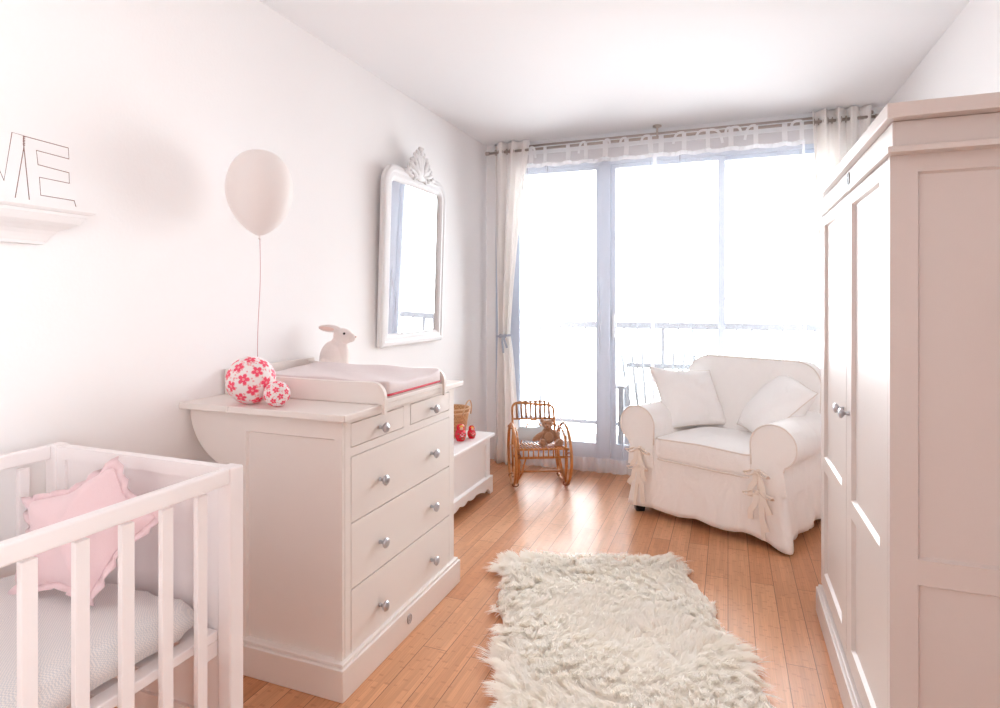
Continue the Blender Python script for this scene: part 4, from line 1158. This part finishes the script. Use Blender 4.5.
# ================================================================== CURTAINS
RA_Y, RA_Z = 4.300, 2.407     # front rod (sheers)
RB_Y, RB_Z = 4.352, 2.448     # rear rod (drapes)
def rod(label, y, z, x0, x1, r):
    t = thing('curtain_rod', label, 'curtain rod', (0, y, z))
    bm = B(); cyl(bm, (x0, 0, 0), (x1, 0, 0), r, 14); mk('pole', bm, M_rod, t, smooth=True)
    for xe, s in ((x0, -1), (x1, 1)):
        bm = B(); lathe(bm, [(0.0, -0.004), (r*1.5, -0.004), (r*1.5, 0.006), (r*1.1, 0.010), (r*1.7, 0.018), (r*1.3, 0.026), (0, 0.028)], 14, lambda a, b, h: (xe+s*h, a, b)); mk('finial', bm, M_rod, t, smooth=True)
    return t
r1 = rod('front nickel curtain rod carrying the sheer panels, hung from the ceiling', RA_Y, RA_Z, -1.740, 0.86, 0.010)
r2 = rod('rear nickel curtain rod carrying the cream drapes, nearer the ceiling', RB_Y, RB_Z, -1.66, 0.83, 0.008)
bm = B()
bx_ = -0.465
lathe(bm, [(0.030, CH-RA_Z-0.0005), (0.030, CH-RA_Z-0.010), (0.010, CH-RA_Z-0.014), (0.007, CH-RA_Z-0.02), (0.007, 0.0)], 20, lambda a, b, h: (bx_+a, b, h))
sweep(bm, [(bx_, 0.0, -0.002), (bx_, 0.03, 0.03), (bx_, RB_Y-RA_Y, RB_Z-RA_Z+0.002)], 0.005, seg=8)
mk('ceiling_bracket', bm, M_rod, r1, smooth=True)
for xx, pr, s in ((-1.700, r1, 0),):
    pass
# tie-top sheers
def sheer(x0, x1, ties, label, seed, bows):
    t = thing('sheer_curtain', label, 'curtain', ((x0+x1)/2, RA_Y, 0), 0, 'white tie-top sheer curtains')
    OX = (x0+x1)/2
    r_ = random.Random(seed); ph = [r_.random()*6 for _ in range(5)]
    W = x1-x0; nt_ = len(ties)
    def top_z(x):
        # sags between ties
        ds = sorted(ties)
        for a, b in zip(ds, ds[1:]):
            if a <= x <= b:
                q = (x-a)/(b-a); return 2.304-0.014*4*q*(1-q)
        return 2.304-0.012*min(1, min(abs(x-ds[0]), abs(x-ds[-1]))/0.04)
    def fn(u, v):
        x = x0+W*u
        zt = top_z(x); z = zt+(0.012-zt)*v
        amp = 0.005+0.012*min(1, v*1.6)
        k = 2*PI/0.135
        y = amp*(math.sin(x*k+ph[0]+0.5*math.sin(v*2.5+ph[1]))*0.7+0.45*math.sin(x*k*2.3+ph[2]))
        return (x-OX+0.006*math.sin(v*5+x*9), y, z)
    bm = B(); surf(bm, 150, 40, fn); mk('voile_panel', bm, M_sheer, t, smooth=True)
    bm = B(); surf(bm, 150, 3, lambda u, v: fn(u, v*0.012)); 
    for v in bm.verts: v.co.y -= 0.003
    mk('top_hem', bm, M_hem, t, smooth=True)
    bm = B(); surf(bm, 150, 3, lambda u, v: fn(u, 0.955+v*0.045)); 
    for v in bm.verts: v.co.y -= 0.003
    mk('bottom_hem', bm, M_hem, t, smooth=True)
    for uu in (0.0, 1.0):
        bm = B(); surf(bm, 2, 40, lambda u, v: fn(abs(uu-u*0.016), v))
        for v in bm.verts: v.co.y -= 0.003
        mk('side_hem', bm, M_hem, t, smooth=True)
    for i, x in enumerate(ties):
        bm = B(); zt = top_z(x)-0.004; up = (0, -1, 0); zr = RA_Z
        w_ = 0.012+0.007*r_.random(); tilt = 0.012*(r_.random()-0.5)
        pts = [(x-OX, -0.004, zt), (x-OX+tilt, -0.012, (zt+zr)/2), (x-OX+tilt, -0.014, zr), (x-OX+tilt, -0.008, zr+0.012), (x-OX+tilt, 0.003, zr+0.0145), (x-OX+tilt, 0.013, zr+0.004), (x-OX+tilt*0.5, 0.012, (zt+zr)/2), (x-OX, 0.003, zt)]
        sweep(bm, pts, w_, 0.0009, up=(0, 0, 1), rect=True) if False else sweep(bm, pts, 0.0009, w_, up=(1, 0, 0), rect=True)
        kind = bows[i % len(bows)]
        if kind:
            for d in ((-1, 1) if kind == 2 else (kind if kind in (-1, 1) else 1,)):
                ln = 0.035+0.06*r_.random(); sw = 0.025+0.045*r_.random()
                tail = [(x-OX+tilt+d*(sw*math.sin(min(1, q/6)*PI/2)+0.02*sw/0.05*(q/8)**2), -0.018-0.004*q/8, zr+0.010+0.010*math.sin(q/8*PI)-ln*(q/8)**2) for q in range(9)]
                sweep(bm, tail, 0.0085, 0.0009, up=up, rect=True)
        ell(bm, (x-OX+tilt, -0.017, zr-0.004), (0.008, 0.004, 0.009), None, 8, 6)
        mk('tie', bm, M_tie, t, smooth=False)
def xs(us, Y=RA_Y):
    out = []
    for u in us:
        a = (u-500)/595; out.append(Y*(-sth+a*cth)/(cth+a*sth))
    return out
e = xs([522, 656, 651, 806])
sheer(e[0], e[1], xs([531, 545, 568, 586, 605, 626, 651]), 'left white sheer tie-top curtain panel hanging before the sliding window', 1, [1, 0, 0, -1, 1, -1, -1])
sheer(e[2]+0.005, e[3], xs([661, 684, 708, 731, 756, 785, 802]), 'right white sheer tie-top curtain panel hanging behind the armchair', 2, [0, -1, 2, 2, -1, 0, -1])

RD_Y = RA_Y
def drape(label, pts_top, tie_z, tie, low, seed, pleat, tieback):
    """pts: (x_left, x_right) at top, at the tie and at the floor"""
    t = thing('drape', label, 'curtain', ((pts_top[0]+pts_top[1])/2, RD_Y, 0), 0, 'cream drapes at the window ends')
    OX = (pts_top[0]+pts_top[1])/2
    r_ = random.Random(seed); ph = r_.random()*6
    def lerp(a, b, q): return a+(b-a)*q
    def edges(z):
        if z > tie_z:
            q = (z-tie_z)/(2.48-tie_z); q = max(0, q)**1.35
            return lerp(tie[0], pts_top[0], q**0.6), lerp(tie[1], pts_top[1], q)
        q = (tie_z-z)/tie_z; q = q**0.65
        return lerp(tie[0], low[0], q), lerp(tie[1], low[1], q)
    def fn(u, v):
        z = 2.474*(1-v)+0.006
        a, b = edges(z); wid = b-a
        x = a+wid*u
        amp = 0.028*min(1.0, 0.45/wid*0.4+0.55)
        # pleats fade towards the loosely hanging leading edge
        fade = 1.0 if u < 0.62 else 1-0.7*(u-0.62)/0.38
        y = amp*fade*math.sin(2*PI*pleat*u+ph)+0.006*math.sin(2*PI*pleat*2.3*u+z*2+ph)
        pinch = math.exp(-((z-tie_z)/0.10)**2) if tieback else 0
        y *= (1-0.4*pinch)
        return (x-OX, y-0.0, z)
    bm = B(); surf(bm, 120, 70, fn); mk('drape_cloth', bm, M_drape, t, smooth=True, solid=0.002)
    n_ = int(pleat)
    for k in range(n_*2):
        u = (k+0.5)/(n_*2)*0.62/1.0
        x, y, z = fn(u, 0.0)
        bm = B(); sweep(bm, [(x, 0.020*math.cos(2*PI*q/14), RA_Z+0.020*math.sin(2*PI*q/14)) for q in range(14)], 0.0028, closed=True, seg=6); mk('eyelet', bm, M_rod, t, smooth=True)
    if tieback:
        a, b = edges(tie_z); xc = (a+b)/2-OX; hw = (b-a)/2+0.008
        bm = B(); sweep(bm, [(xc+hw*math.cos(2*PI*k/20), 0.036*math.sin(2*PI*k/20), tie_z+0.006*math.cos(2*PI*k/20)) for k in range(20)], 0.009, 0.002, up=(0, 0, 1), closed=True, rect=True) if False else \
            sweep(bm, [(xc+hw*math.cos(2*PI*k/20), 0.040*math.sin(2*PI*k/20), tie_z+0.006*math.cos(2*PI*k/20)) for k in range(20)], 0.002, 0.008, up=(0, 0, 1), closed=True, rect=True)
        for d in (-1, 1):
            sweep(bm, [(xc+0.01+d*0.004, -0.044, tie_z), (xc+0.02+d*0.012, -0.052, tie_z-0.05), (xc+0.03+d*0.014, -0.05, tie_z-0.11+0.02*d)], 0.008, 0.0012, up=(0, -1, 0), rect=True)
            sweep(bm, [(xc+0.01+d*0.028*math.sin(PI*q/8), -0.046-0.008*math.sin(PI*q/8), tie_z+0.010*math.sin(2*PI*q/8)) for q in range(9)], 0.0012, 0.007, up=(0, 0.3, 1), rect=True)
        ell(bm, (xc+0.01, -0.048, tie_z), (0.012, 0.008, 0.012), None, 10, 8)
        mk('tieback', bm, M_greytie, t)['label'] = 'blue-grey ribbon tieback'
    return t
lx = xs([494, 530, 497.5, 510, 493, 520], RD_Y)
drape('cream drape gathered with a blue-grey ribbon at the left end of the window', (lx[0], lx[1]), 0.99, (lx[2], lx[3]), (lx[4], lx[5]), 1, 3, True)
rx_ = xs([812, 886, 818, 856, 812, 870], RD_Y)
drape('cream pleated drape at the right end of the window behind the wardrobe', (rx_[0], min(0.835, rx_[1])), 1.0, (0.58, 0.80), (0.58, 0.82), 2, 4, False)
